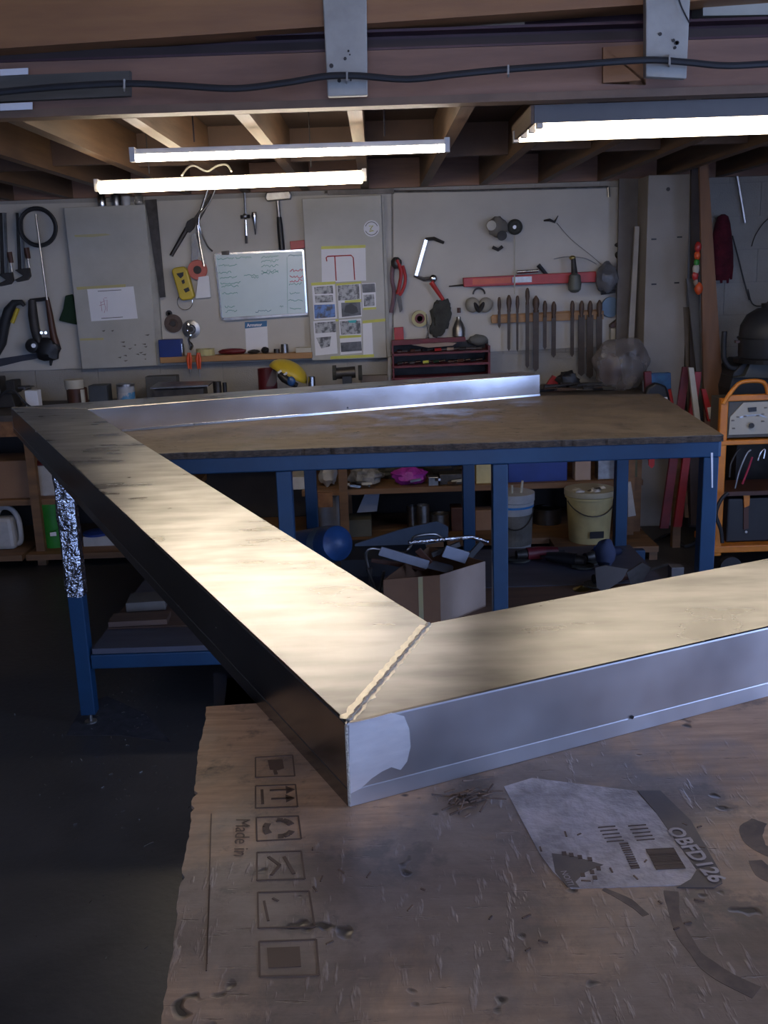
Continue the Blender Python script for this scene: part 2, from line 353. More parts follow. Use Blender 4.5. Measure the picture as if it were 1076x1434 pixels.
for i, (a, b, c, d_) in enumerate([((-20, 93), (1096, 50), (1096, 113), (-20, 158))]):
    h = MB().b2((XL, 2.9, ZJ+.022), (XR, 2.95, 2.005)).build('trim_2', M_header, kind='structure')
MB().b2((XL, 2.885, ZJ), (XR, 2.95, ZJ+.021)).build('trim_3', mat('header_lath', (.20, .12, .075), .6), kind='structure')
# steel channel above the header
MB().b2((XL, 2.90, 2.006), (XR, 2.96, 2.012)).b2((XL, 2.93, 2.012), (XR, 2.94, 2.045)).b2((XL, 2.875, 2.045), (XR, 2.96, 2.052)).build('trim_4', M_purple, kind='structure')
# heavy sawn beam over it, its lower edge climbing to the right
def face(px, Y, th, name, m, **k):
    return MB().prism([P(x, y, Y) for x, y in px], (0, th, 0)).build(name, m, **k)
a = P(-60, 72, 2.82); b = P(455, 37, 2.82); c = P(906, 6, 2.82); d_ = P(1300, -22, 2.82)
MB().prism([(XL, 2.82, a.z-.02), a, b, c, d_, (XR, 2.82, d_.z+.02), (XR, 2.82, 2.42), (XL, 2.82, 2.42)], (0, .10, 0)).build('trim_5', M_beam, kind='structure')
MB().prism([P(x, y, 2.93) for x, y in [(512, 34), (735, 15), (735, 38), (512, 52)]], (0, .02, 0)).build('trim_6', mat('pale_batten', (.30, .22, .15), .6), kind='structure')
MB().b2((XL, 3.0, 2.052), (XR, 3.02, 2.6)).build('trim_7', M_purple, kind='structure')
# grey batten on the header, left
face([(-40, 108), (182, 99), (182, 134), (-40, 144)], 2.875, .022, 'trim_8', mat('grey_batten', (.11, .10, .085), .7, col2=(.075, .07, .06), scale=5, st=(.6, 5, 5)), kind='structure')
face([(845, 66), (905, 62), (905, 118), (865, 121), (865, 140), (845, 142)][:3]+[(905, 112), (845, 116)], 2.885, .012, 'trim_9', M_beam, kind='structure')
for i, (px, lab) in enumerate([([(0, 97), (39, 95), (39, 104), (0, 106)], 'upper small white paper strip stuck on header beam at left'), ([(0, 145), (45, 143), (45, 153), (0, 155)], 'lower small white paper strip stuck on header beam at left')]):
    face(px, 2.868, .004, 'paper_strip', M_paper, label=lab, cat='paper strip', group='paper strips on the header')
for i, (px, lab) in enumerate([([(449, -60), (513, -60), (515, 133), (459, 135)], 'white painted timber hanger bolted over header beam above whiteboard'), ([(905, -60), (970, -60), (962, 110), (905, 107)], 'white painted timber hanger over header beam at the right')]):
    t = T('hanger_board', lab, 'board', P(sum(p[0] for p in px)/4, px[2][1], 2.80), 'white hanger boards')
    MB().prism([P(x, y, 2.785) for x, y in px], (0, .03, 0)).build('board', M_white, t, bevel=.003)
    cx = [485, 935][i]; cy = [95, 72][i]
    random.seed(5+i)
    for k in range(9):
        q = P(cx+random.uniform(-22, 22), cy+random.uniform(-24, 22), 2.786); MB().cyl(q, q+Vector((0, -.004, 0)), random.uniform(.002, .006), n=8).build('nail_head', M_iron, t)
random.seed(11)
# thick black cable sagging across the header
t = T('cable', 'thick black cable clipped along header beam', 'cable', P(540, 108, 2.77))
MB().tube(smoothpath([P(x, y, 2.755) for x, y in [(-700, 158), (-400, 142), (-200, 140), (-40, 133), (0, 129), (80, 122), (175, 117), (250, 120), (330, 124), (400, 116), (455, 107), (500, 106), (570, 111), (640, 104), (712, 97), (800, 91), (905, 84), (960, 87), (1020, 92), (1110, 88), (1300, 84), (1600, 74), (1900, 62)]], 5), .0085, 8).build('cable_sheath', M_rubber, t, smooth=True)
for x, y in [(174, 117), (712, 97), (486, 106), (938, 83)]:
    MB().tube([P(x, y-5, 2.783), P(x, y-5, 2.742), P(x, y+6, 2.742), P(x, y+10, 2.783)], .003, 6).build('cable_clip', M_white, t)
MB().tube(smoothpath([P(945, -20, 2.775), P(955, 10, 2.775), P(966, 32, 2.77)]), .002, 6).build('loose_wire', M_rubber, label='thin dark wire dangling over right white hanger board', cat='wire')
# carton stored on the mezzanine edge
face([(985, -40), (1110, -45), (1110, 20), (985, 22)], 2.90, .1, 'storage_box', M_cream, label='pale cream box edge above header at top right corner', cat='box')

# ================= LAMPS =================
def tubelamp(label, a, b, glow, rad=.0125):
    a = Vector(a); b = Vector(b)
    t = T('tube_lamp', label, 'lamp', (a+b)/2+Vector((0, 0, .03)), 'fluorescent tube lamps')
    d = (b-a).normalized()
    h = Vector((0, 0, 1)); n = d.cross(h)
    body = MB(); c0 = a+h*.036; c1 = b+h*.036
    body.prism([c0-n*.010-h*.027, c0+n*.010-h*.027, c0+n*.010-h*.012, c0-n*.010-h*.012], c1-c0).build('lamp_housing', M_lampbody, t)
    MB().cyl(a+d*.012, b-d*.012, rad, n=16).build('tube', glow, t, smooth=True)
    for p, s in ((a, 1), (b, -1)):
        MB().box(p+h*.008+d*s*.004, (.016, .03, .042), Euler((0, 0, math.atan2(d.y, d.x)))).build('lamp_holder', M_lampbody, t)
    for f in (.2, .8):
        q = a.lerp(b, f); MB().cyl(q+h*.04, (q.x, q.y, ZJ+.149), .0025, n=6).build('hanging_wire', M_iron, t)
    return t
tubelamp('long thin tube lamp, upper of the two hanging over whiteboard', P(185, 221, 3.2), P(628, 207, 3.2), M_tubeL2)
tubelamp('warm tube lamp in white housing, lower left above pinboard wall', P(135, 263, 3.78), P(512, 248, 3.78), M_tubeL, .021)
# open reflector fitting with four tubes at the right
t = T('multi_tube_lamp', 'wide four-tube ceiling lamp with grey reflector at upper right', 'lamp', (.95, 3.15, 1.85))
MB().b2((.462, 2.965, 1.815), (1.75, 2.972, ZJ+.0)).b2((.462, 2.972, 1.850), (1.75, 3.36, 1.858)).build('reflector', M_refl, t)
MB().b2((.452, 2.965, 1.812), (.461, 3.36, ZJ)).build('end_plate', M_joist, t)
for i, (y, z) in enumerate([(3.0, 1.826), (3.09, 1.826), (3.2, 1.826), (3.31, 1.826)]):
    x0 = [.47, .462, .455, .445][i]
    MB().cyl((x0+.02, y, z-.008), (1.72, y, z-.008), .0125, n=12).build('tube', M_tubeR, t, smooth=True)
    MB().box((x0+.012, y, z-.004), (.018, .024, .034)).build('lamp_holder', M_lampbody, t)
for lab, y in (('four foot batten lamp on the ceiling over the near table', .9), ('batten lamp on the ceiling behind the viewpoint', -.9)):
    t = T('batten_lamp', lab, 'lamp', (.2, y, ZC-.08), None)
    MB().b2((-.45, y-.05, ZC-.05), (.85, y+.05, ZC)).build('lamp_housing', M_lampbody, t)
    for dy in (-.03, .03): MB().cyl((-.43, y+dy, ZC-.065), (.83, y+dy, ZC-.065), .013, n=12).build('tube', M_tubeF, t)
# white wires looping above the lamps
MB().tube(smoothpath([P(255, 246, 3.9), P(262, 236, 3.95), P(272, 232, 4.0), P(290, 240, 4.05), P(305, 232, 4.0), P(318, 231, 3.95), P(324, 240, 3.9)]), .004, 6).build('lamp_wire', M_white, label='white flex looping above the warm left tube lamp', cat='wire')

# ================= ALUMINIUM FRAME =================
ZT = .9; HB = .09; ZA = ZT+HB
V3 = lambda x, y, z=0: Vector((x, y, z))
no = V3(-.044, .886); ni = V3(.053, 1.163); fo = V3(-1.330, 3.545); fi = V3(-1.018, 3.425)
u1 = V3(.9135, .4068).normalized(); n1 = V3(-u1.y, u1.x)     # along the near arm
u3 = V3(1.68, .664).normalized(); n3 = V3(-u3.y, u3.x)       # along the far arm
ne_o = no+u1*1.95; ne_i = ni+u1*1.90
fe_i = fi+u3*1.808; fe_o = fe_i+n3*.150
frame = T('aluminium_surround', 'large mitred brushed aluminium box-section frame lying across both benches', 'metal frame', (no.x, no.y, ZT))
def arm(quad, outer_edges, name, m=M_alu, fl_=.0165):
    # quad: footprint, counter-clockwise from above; side faces get a small foot flange at the bottom
    mb = MB(); n = len(quad); c = sum(quad, Vector())/n
    def ring(z, ex):
        out = []
        for i, p in enumerate(quad):
            a = quad[(i-1) % n]; b = quad[(i+1) % n]
            out.append(Vector((p.x, p.y, z)) + sum(((ex if ((i-k) % n) in outer_edges else 0)*(lambda e: V3(e.y, -e.x).normalized())(quad[(i-k+1) % n]-quad[(i-k) % n]) for k in (0, 1)), Vector()))
        return out
    rings = [ring(ZT+.0005, .0016), ring(ZT+fl_, 0), ring(ZT+fl_+.001, -.0006), ring(ZA-.003, -.0006), ring(ZA-.0012, -.0012), ring(ZA, -.003)]
    vv = [p for r_ in rings for p in r_]; fs = []
    for k in range(len(rings)-1):
        for i in range(n): fs.append((k*n+i, k*n+(i+1) % n, (k+1)*n+(i+1) % n, (k+1)*n+i))
    fs += [tuple(range(n-1, -1, -1)), tuple(range((len(rings)-1)*n, len(rings)*n))]
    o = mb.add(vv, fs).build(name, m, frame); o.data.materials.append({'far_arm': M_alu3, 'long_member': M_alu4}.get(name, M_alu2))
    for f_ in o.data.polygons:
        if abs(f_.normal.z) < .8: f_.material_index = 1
    return o
arm([no, ne_o, ne_i, ni], {0, 2}, 'near_arm')
arm([fo, no, ni, fi], {0, 2}, 'long_member')
arm([fo, fi, fe_i, fe_o], {1, 2, 3}, 'far_arm', fl_=.008)
for a, b, n_ in ((no, ni, 60), (fo, fi, 30)):
    for k in range(1):
        path = []; 
        for i in range(n_+1):
            p = a.lerp(b, .02+.96*i/n_); path.append((p.x+.0006*math.sin(i*2.1), p.y, ZA+.0002))
        MB().tube(path, [.0022+.0008*math.sin(i*1.3) for i in range(n_+1)], 6).build('weld_seam', M_weld, frame, smooth=True)
MB().tube([(no.x, no.y, ZT+.001), (no.x, no.y, ZA-.002)], .0016, 6).build('corner_weld', M_weld, frame)
def bandon(a, b, w0, seed):
    L_, R_ = [], []; d = (b-a).normalized(); nn = V3(-d.y, d.x)
    for i in range(41):
        p = a.lerp(b, .03+.93*i/40); L_.append(p+nn*(w0+.005*noise.noise(Vector((i*.7, seed, 0))))); R_.append(p-nn*(w0*.6+.005*noise.noise(Vector((i*.7, seed+5, 0)))))
    MB().prism([V3(p.x, p.y, ZA+.0003) for p in L_+R_[::-1]], (0, 0, -.0004)).build('ground_band', mat('ground_band', (.86, .82, .74), .36, 1, col2=(.66, .63, .57), scale=40, st=(3, 1, 1)), frame)
bandon(no, ni, .010, 1)
# ground patch beside the corner weld and polished band along the mitre
def onside(x, y):
    d = ray(x, y); nn = V3(u1.y, -u1.x); o = V3(0, 0, CAMH); t_ = (no-o).dot(nn)/d.dot(nn); return o+d*t_+nn*.0002
patch = [(489, 1013), (520, 1006), (548, 998), (566, 1003), (573, 1020), (575, 1045), (570, 1066), (561, 1078), (548, 1074), (535, 1080), (520, 1090), (505, 1104), (489, 1112)]
MB().prism([onside(x, y) for x, y in patch], V3(u1.y, -u1.x)*.0004).build('ground_patch', M_polish, frame, label='bright freshly ground patch')
for x, y, r_ in [(885, 1004, .0022)]:
    q = onside(x, y); MB().cyl(q, q+V3(u1.y, -u1.x)*.0012, r_, n=12).build('screw_hole', M_black, frame)
def onfar(x, y):
    d = ray(x, y); nn = V3(u3.y, -u3.x); o = V3(0, 0, CAMH); t_ = (fi-o).dot(nn)/d.dot(nn); return o+d*t_
for x, y in [(272, 594), (487, 571)]:
    q = onfar(x, y); MB().cyl(q, q+V3(u3.y, -u3.x)*.0012, .003, n=10).build('screw_hole', M_black, frame)

# ================= BLUE BENCH =================
bench = T('blue_bench', 'long blue steel workbench with worn brown board top', 'workbench', (0, 3.5, 0))
fl, fr, br, bl = V3(-1.035, 2.99), V3(1.051, 2.988), V3(1.143, 4.03), V3(-1.10, 4.34)
def edgepts(a, b, n, j):
    out = []
    for i in range(n):
        p = a.lerp(b, i/n); q = (b-a).normalized(); nn = V3(q.y, -q.x)
        out.append(p+nn*(j*(noise.noise(p*14)+.5*noise.noise(p*60)-.3) if i else 0))
    return out
outl = edgepts(fl, fr, 300, .008)+edgepts(fr, br, 20, .004)+[br, bl]
top = MB(); n = len(outl)
top.prism([(p.x, p.y, ZT) for p in outl], (0, 0, -.003))
top.build('board_top', M_ply2, bench)
top = MB(); top.prism([(p.x, p.y+.002+.003*noise.noise(Vector((p.x*40, p.y*40, 3))), ZT-.003) for p in outl], (0, 0, -.018)); top.build('board_edge', M_plyedge, bench)
zr = ZT-.021; zl = zr-.05
MB().b2((-1.02, 2.998, zl), (1.045, 3.046, zr)).build('front_rail', M_blue, bench, bevel=.004)
MB().prism([(1.002, 3.0, zr), (1.05, 3.0, zr), (1.135, 4.02, zr), (1.087, 4.02, zr)], (0, 0, -.05)).build('side_rail', M_blue, bench, bevel=.004)
MB().b2((-1.02, 3.0, zl), (-.972, 4.3, zr)).build('side_rail', M_blue, bench, bevel=.004)
MB().b2((-1.02, 4.02, zl), (1.12, 4.06, zr)).build('back_rail', M_blue, bench, bevel=.004)
def leg(x, y, z0=0.035, foot=True, w=.048):
    MB().b2((x-w/2, y-w/2, z0), (x+w/2, y+w/2, zl)).build('leg', M_blue, bench, bevel=.003)
    if foot:
        MB().cyl((x, y, 0), (x, y, .006), .02, n=14).cyl((x, y, .006), (x, y, z0+.005), .007, n=8).build('levelling_foot', M_steel, bench)
LX = [P(399, 700, 3.0).x, P(701, 700, 3.0).x]
for x in [-.995, LX[0], LX[1], 1.02]: leg(x, 3.022)
for px in (436, 657, 871): leg(P(px, 700, 4.02).x, 4.04, w=.05)
leg(-.99, 4.25)
MB().b2((-.968, 3.002, .195), (.994, 3.042, .243)).build('lower_rail', M_blue, bench, bevel=.004)
MB().b2((-.968, 4.0, .195), (1.10, 4.04, .243)).build('lower_rail', M_blue, bench, bevel=.004)
for y0, y1, m in [(3.0, 3.19, M_shelfg), (3.195, 3.50, M_shelfb), (3.505, 4.03, M_shelfg)]:
    MB().b2((-.962, y0+.01, .244), (1.04, y1, .262)).build('shelf_board', m, bench)
# crinkled foil wrapped round the upper left leg
mbf = MB(); vv = []; fs = []; nz_, nr = 34, 20
for i in range(nz_+1):
    z = .445+(.852-.445)*i/nz_
    for k in range(nr):
        t_ = 2*math.pi*k/nr; c_, s_ = math.cos(t_), math.sin(t_); m_ = max(abs(c_), abs(s_)); rr = .031/m_*(.93+.10*noise.noise(Vector((c_*3, s_*3, z*28))))
        vv.append((-.995+rr*c_, 3.022+rr*s_, z+.003*noise.noise(Vector((c_*5, s_*5, z*9)))))
for i in range(nz_):
    for k in range(nr): fs.append((i*nr+k, i*nr+(k+1) % nr, (i+1)*nr+(k+1) % nr, (i+1)*nr+k))
mbf.add(vv, fs).build('foil_wrap', M_foil, bench, label='crinkled silver foil wrapped round the left leg')
MB().prism([P(x, y, 2.997) for x, y in [(996, 634), (999, 634), (999, 683), (997, 683)]], (0, .002, 0)).build('chalk_mark', M_paper, bench)
# steel chips and filings on the floor
ch = MB(); random.seed(3)
for k in range(150):
    p = G(random.gauss(175, 70), random.gauss(1040, 60), 0) if k < 110 else G(random.uniform(20, 250), random.uniform(900, 1380), 0)
    if p.x > -.3: continue
    l = random.choice([.002, .003, .003, .01]); ch.box((p.x, p.y, .0012), (l, .0015, .0015), Euler((0, 0, random.uniform(0, 3))))
ch.build('metal_filings', M_chrome, label='scattered bright metal filings on dark floor by left bench leg', cat='filings', kind='stuff')
fan = [G(x, y, 0) for x, y in [(92, 1030), (118, 985), (150, 975), (205, 1000), (240, 1040), (170, 1030)]]
MB().prism([Vector((p.x, p.y, .0008)) for p in fan], (0, 0, -.0006)).build('dust_patch', mat('floor_dust', (.06, .06, .072), .75, col2=(.03, .03, .036), scale=26), label='pale grindings dust patch around the left bench leg foot', cat='dust', kind='stuff')
q = G(209, 1184, 0); MB().tube([q+V3(-.012, -.008, .002), q+V3(0, 0, .005), q+V3(.008, .012, .002)], .0012, 5).build('metal_shaving', M_chrome, label='single long curled metal shaving on bare dark floor', cat='shaving')

# ================= NEAR TABLE =================
table = T('near_table', 'splintered plywood-topped work table in the foreground with printed marks', 'table', (.5, .6, 0))
tl0 = V3(-.229, 1.133); dl = V3(.058, -.534).normalized(); dr = V3(.994, .108).normalized()
tA = tl0; tB = tl0+dl*1.25; tC = tB+dr*2.3; tD = tl0+dr*2.3
random.seed(5)
out = []
N_ = 170
for i in range(N_):
    p = tA.lerp(tB, i/N_); j = .003*noise.noise(Vector((i*.09, 0, 0)))+random.uniform(-.0008, .0008)
    if random.random() < .05: j += .004
    out.append(p+dr*j)
out += [tB, tC, tD]
for i in range(1, 60): out.append(tD.lerp(tA, i/60)+dl*random.uniform(0, .004))
MB().prism([(p.x, p.y, ZT) for p in out], (0, 0, -.004)).build('plywood_top', M_ply, table)
MB().prism([(p.x, p.y, ZT-.004) for p in out], (0, 0, -.014)).build('plywood_edge', M_plyedge, table)
zz = ZT-.018
tb = MB(); a = tA+dr*.02-dl*.13; b = tB+dr*.02; e = tC-dr*.02; f = tD-dr*.02-dl*.13
for p, q in ((a, b), (a+dr*.02, f), (f, e)):
    d = (q-p).normalized(); nn = V3(-d.y, d.x); tb.prism([V3(p.x, p.y, zz), V3(q.x, q.y, zz), V3(q.x, q.y, zz)+nn*.05, V3(p.x, p.y, zz)+nn*.05], (0, 0, -.05))
tb.build('steel_frame', M_blue, table)
MB().prism([V3(p.x, p.y, zz) for p in (tA-dl*.005+dr*.01, tA-dl*.15+dr*.0, tA-dl*.15+dr*.5, tA-dl*.005+dr*.5)], (0, 0, -.045)).build('end_plate', mat('navy_plate', (.02, .028, .05), .55), table)
for p in (a+dr*.03, f-dr*.03, b+dr*.03, e-dr*.03):
    MB().b2((p.x-.025, p.y-.025, 0), (p.x+.025, p.y+.025, zz-.05)).build('leg', M_blue, table)
# prints on the plywood
MI = mat('brown_print', (.075, .05, .04), .6, col2=(.11, .075, .06), scale=14, lo=.4, hi=.7)
def pl(px, name='printed_mark', m=None, z=.0005):
    return MB().prism([G(x, y, ZT)+V3(0, 0, z) for x, y in px], (0, 0, -.0006)).build(name, m or MI, table)
def stroke(mb, px, wd, z=.0006):
    for (x0, y0), (x1, y1) in zip(px, px[1:]):
        a = G(x0, y0, ZT); b = G(x1, y1, ZT); d = (b-a).normalized(); nn = V3(-d.y, d.x)*wd/2
        mb.prism([a-nn, b-nn, b+nn, a+nn], (0, 0, z))
icons = [(358, 1061, 410, 1058, 413, 1087, 358, 1089), (358, 1101, 414, 1099, 417, 1130, 358, 1132), (359, 1145, 418, 1143, 422, 1175, 360, 1178), (360, 1194, 422, 1192, 427, 1231, 360, 1233), (361, 1250, 433, 1248, 441, 1298, 362, 1300), (363, 1319, 443, 1316, 447, 1366, 364, 1368)]
for i, q in enumerate(icons):
    m_ = MB(); pts = [(q[k], q[k+1]) for k in (0, 2, 4, 6)]
    stroke(m_, pts+[pts[0]], .0016)
    if i == 0:
        m_.prism([G(x, y, ZT)+V3(0, 0, .0006) for x, y in [(375, 1065), (396, 1064), (398, 1076), (390, 1079), (378, 1078)]], (0, 0, -.0005)); stroke(m_, [(385, 1079), (387, 1085)], .004)
    if i == 1:
        stroke(m_, [(367, 1106), (368, 1126)], .003); stroke(m_, [(378, 1107), (408, 1106)], .0025); stroke(m_, [(380, 1119), (410, 1118)], .0025)
        for y in (1106, 1118): m_.prism([G(x, yy, ZT)+V3(0, 0, .0006) for x, yy in [(400, y-5), (413, y), (401, y+6)]], (0, 0, -.0005))
    if i == 2:
        for a0 in (20, 140, 260):
            ar = [(391+19*math.cos(R(a0+t_)), 1160+11.5*math.sin(R(a0+t_))) for t_ in (0, 25, 50, 75)]; stroke(m_, ar, .0065)
    if i == 3: stroke(m_, [(376, 1200), (392, 1212), (380, 1226)], .003); stroke(m_, [(398, 1200), (412, 1224)], .003)
    if i == 4: stroke(m_, [(370, 1262), (376, 1290)], .002); stroke(m_, [(382, 1258), (390, 1262)], .002)
    if i == 5: m_.prism([G(x, y, ZT)+V3(0, 0, .0005) for x, y in [(374, 1328), (420, 1326), (422, 1354), (376, 1356)]], (0, 0, -.0004))
    m_.build('printed_symbol', MI, table)
text('Made in', .0205, MI, table, G(331, 1147, ZT)+V3(0, 0, .0006), G(326, 1220, ZT)-G(331, 1147, ZT), G(352, 1180, ZT)-G(330, 1180, ZT), name='lettering')
m_ = MB(); stroke(m_, [(296, 1140), (290, 1350)], .001); stroke(m_, [(294, 1240), (289, 1360)], .0012); m_.build('scored_line', MI, table)
# big label with barcode, worn into the plywood
ML1 = mat('label_face', (.44, .42, .46), .45, col2=(.25, .235, .25), scale=22, bump=.2, lo=.36, hi=.56, detail=9)
ML2 = mat('label_band', (.075, .07, .078), .5, col2=(.12, .10, .095), scale=28, lo=.35, hi=.7)
pl([(706, 1102), (745, 1090), (890, 1108), (920, 1140), (976, 1219), (968, 1240), (800, 1245), (775, 1222), (756, 1196)], 'label_sheet', ML1, .0006)
pl([(893, 1108), (925, 1108), (968, 1150), (1008, 1220), (1012, 1238), (1000, 1244), (948, 1244), (968, 1232), (976, 1219), (920, 1140)], 'label_band', ML2, .0009)
pl([(773, 1196), (800, 1199), (845, 1212), (820, 1222), (806, 1236), (812, 1244), (795, 1243), (778, 1222)], 'label_band', ML2, .0009)
ML3 = mat('label_lettering', (.42, .40, .43), .5, col2=(.28, .26, .28), scale=20)
xd = G(997, 1232, ZT)-G(938, 1162, ZT)
text('OBFD126', .0212, ML3, table, G(933, 1162, ZT)+V3(0, 0, .0016), xd, V3(-xd.y, xd.x), bold=.0006)
text('NOITIDNOC'[0:5], .008, ML3, table, G(785, 1222, ZT)+V3(0, 0, .0016), G(797, 1243, ZT)-G(783, 1218, ZT), V3(-(G(797, 1243, ZT)-G(783, 1218, ZT)).y, (G(797, 1243, ZT)-G(783, 1218, ZT)).x))
for x, y in [(790, 1196), (800, 1198), (812, 1201), (826, 1204), (816, 1226), (829, 1222), (838, 1217), (833, 1230)]:
    pl([(x-3, y-2), (x+3, y-2), (x+4, y+3), (x-2, y+3)], 'printed_square', MI, .0013)
m_ = MB()
for k in range(14):
    f_ = k/13; stroke(m_, [(905+f_*14, 1191+f_*27), (944+f_*16, 1189+f_*27)], random.choice([.0010, .0016, .0026]), .0013)
for k in range(12):
    f_ = k/11; stroke(m_, [(868+f_*16, 1183+f_*34), (880+f_*16, 1182+f_*34)], random.choice([.001, .002]), .0013)
m_.build('barcode', MI, table)
m_ = MB()
for k in range(5): stroke(m_, [(838+k*3, 1160+k*5), (862+k*3, 1158+k*5)], .0010, .0013); stroke(m_, [(880+k*3, 1158+k*5), (905+k*3, 1156+k*5)], .001, .0013)
m_.build('small_print', MI, table)
# stains with shapes of their own
MS = mat('dark_stain', (.10, .08, .072), .7, col2=(.20, .15, .12), scale=30, lo=.3, hi=.6)
def blob(path, wds):
    pts = smoothpath([G(x, y, ZT) for x, y in path], 5); m = len(pts); L_ = []; R_ = []
    for i, p in enumerate(pts):
        d = (pts[min(i+1, m-1)]-pts[max(i-1, 0)]).normalized(); nn = V3(-d.y, d.x); f = i/(m-1)*(len(wds)-1); k = int(min(f, len(wds)-2)); wv = (wds[k]*(1-f+k)+wds[k+1]*(f-k))*(1+.3*noise.noise(p*60))
        L_.append(p+nn*wv); R_.append(p-nn*wv)
    mb = MB()
    for i in range(m-1): mb.prism([L_[i], L_[i+1], R_[i+1], R_[i]], (0, 0, .0002))
    mb.build('stain', MS, table)
blob([(940, 1248), (948, 1290), (975, 1335), (1010, 1365), (1060, 1390)], [.006, .005, .005, .008, .007])
blob([(1064, 1150), (1052, 1165), (1062, 1185), (1085, 1195)], [.008, .010, .009, .008])
blob([(1058, 1205), (1072, 1222), (1090, 1230)], [.006, .010, .01])
blob([(845, 1245), (880, 1262), (905, 1282)], [.002, .004, .003])
# torn splinters near the frame corner
random.seed(9); sp = MB()
for k in range(46):
    x = random.gauss(655, 16); y = random.gauss(1122, 10); p = G(x, y, ZT); a_ = random.gauss(.5, .35); l = random.uniform(.006, .022)
    sp.box(p+V3(0, 0, .0015+random.uniform(0, .003)), (l, .0018, .0012), Euler((random.uniform(-.3, .3), random.uniform(-.25, .25), a_)))
for k in range(26):
    x = random.uniform(430, 1000); y = random.uniform(1150, 1350); p = G(x, y, ZT)
    sp.box(p+V3(0, 0, .0006), (random.uniform(.004, .009), .0015, .001), Euler((0, 0, random.uniform(0, 3))))
sp.build('splinters', mat('splinter_wood', (.20, .13, .09), .7, col2=(.08, .055, .045), scale=60), table, kind='stuff')

# ================= BACK WALL BOARDS AND FIXINGS =================
def one(name, mb, m, label, cat, group=None, smooth=False, bevel=0): return mb.build(name, m, None, smooth, bevel, label, cat, group)
def wthing(name, label, cat, x, y, off=.03, group=None): return T(name, label, cat, P(x, y, YW-off), group)
BT = .012
for px, lab in [([(-260, 292), (208, 282), (222, 512), (-260, 530)], 'grey painted backing board on block wall behind the clamps at left'),
                ([(210, 282), (548, 270), (549, 499), (223, 512)], 'grey painted backing board on block wall behind the whiteboard'),
                ([(551, 270), (866, 262), (868, 484), (552, 499)], 'grey painted backing board on block wall behind the file rack')]:
    one('backing_board', MB().wp(px, .0, BT), M_board, lab, 'board', 'backing boards')
one('conduit', MB().tube([P(455, 270, YW-.02), P(660, 267, YW-.02), P(852, 262, YW-.02)], .006, 8).tube([P(852, 262, YW-.02), P(853, 276, YW-.02)], .008, 8), M_steel, 'thin metal conduit running along top of right backing board', 'pipe')
one('flat_bar', MB().wp([(459, 266), (552, 264), (552, 271), (459, 273)], .045, .012), M_dsteel, 'short dark flat bar resting over the second cabinet door', 'bar')

def cabinet(label, px, side, x0, y0, th=.05):
    t = wthing('cabinet_door', label, 'cabinet door', x0, y0, .012, 'grey sheet doors on the wall')
    MB().wp(px, .012, th).build('panel', M_door, t, bevel=.003)
    if side: MB().wp(side, .012, th*.8).build('edge_strip', M_white, t)
    return t
A = cabinet('wide grey painted panel with one white sheet, left of ruler strip', [(89, 291), (203, 286), (220, 512), (115, 517)], [(203.5, 286), (214, 286), (228, 510), (220.5, 512)], 165, 517)
B = cabinet('tall grey painted panel covered in taped photo sheets', [(423, 278), (534, 273), (542, 501), (437, 505)], [(534.5, 273), (538, 274), (547, 500), (542.5, 501)], 490, 505)
F = .062
def onp(name, px, m, t, off=F, th=.0012, **k): return MB().wp(px, off, th).build(name, m, t, **k)
for px in ([(104, 329), (148, 327), (156, 329), (130, 332), (105, 332)], [(107, 402), (176, 398), (176, 402), (122, 405), (108, 406)], [(112, 474), (145, 473), (145, 476), (112, 477)]): onp('tape_residue', px, M_oldtape, A)
mbx = MB(); random.seed(2)
for k in range(16):
    x = random.uniform(140, 205); y = random.uniform(462, 505); mbx.wp([(x, y), (x+random.uniform(2, 9), y-1), (x+random.uniform(2, 6), y+1.5)], F, .0006)
mbx.build('scuffs', mat('scuff', (.16, .14, .12), .7), A, kind='stuff')
s_ = wthing('paper_sheet', 'white sheet with small red sketch taped on left grey panel', 'paper', 158, 450, F)
onp('sheet', [(122, 405), (187, 401), (193, 446), (128, 450)], M_paper, s_)
mbx = MB()
for pth in ([(141, 422), (143, 436)], [(145, 418), (148, 432), (146, 438)], [(141, 424), (150, 420), (150, 436)], [(139, 428), (146, 426)], [(146, 417), (150, 417)]):
    mbx.tube([P(x, y, YW-F-.0014) for x, y in pth], .0012, 4)
mbx.build('red_sketch', mat('pink_ink', (.45, .12, .2), .6), s_)
mbx = MB()
for y, x0, x1 in ((407.5, 137, 170), (445.5, 142, 172)): mbx.wp([(x0, y), (x1, y-2), (x1, y-1.2), (x0, y+.8)], F+.0013, .0004)
mbx.build('printed_line', M_ink, s_)
# second panel: sticker, drawing, six photo sheets
st = wthing('round_sticker', 'round white sticker high on the photo covered panel', 'sticker', 520, 331, F)
c = P(520.5, 320, YW-F); MB().cyl(c, c-Vector((0, .0012, 0)), .043, n=28).build('disc', M_paper, st)
mbx = MB()
for r_, a0, a1 in ((.034, 20, 160), (.034, 200, 340)): mbx.tube(arc(c-Vector((0, .0016, 0)), r_, a0, a1, 12), .0022, 4)
mbx.build('ring_print', M_ink, st); 
mbx = MB()
mbx.tube([c+Vector(v) for v in ((-.012, -.0016, .012), (.008, -.0016, .014), (-.008, -.0016, -.004), (.012, -.0016, -.012), (-.012, -.0016, -.014))], .003, 4); mbx.build('emblem', M_tape, st)
po = wthing('drawing_sheet', 'white sheet with red line drawing of a bent frame', 'paper', 480, 394, F)
onp('sheet', [(450, 348), (512, 346), (513, 393), (451, 396)], M_paper, po)
mbx = MB()
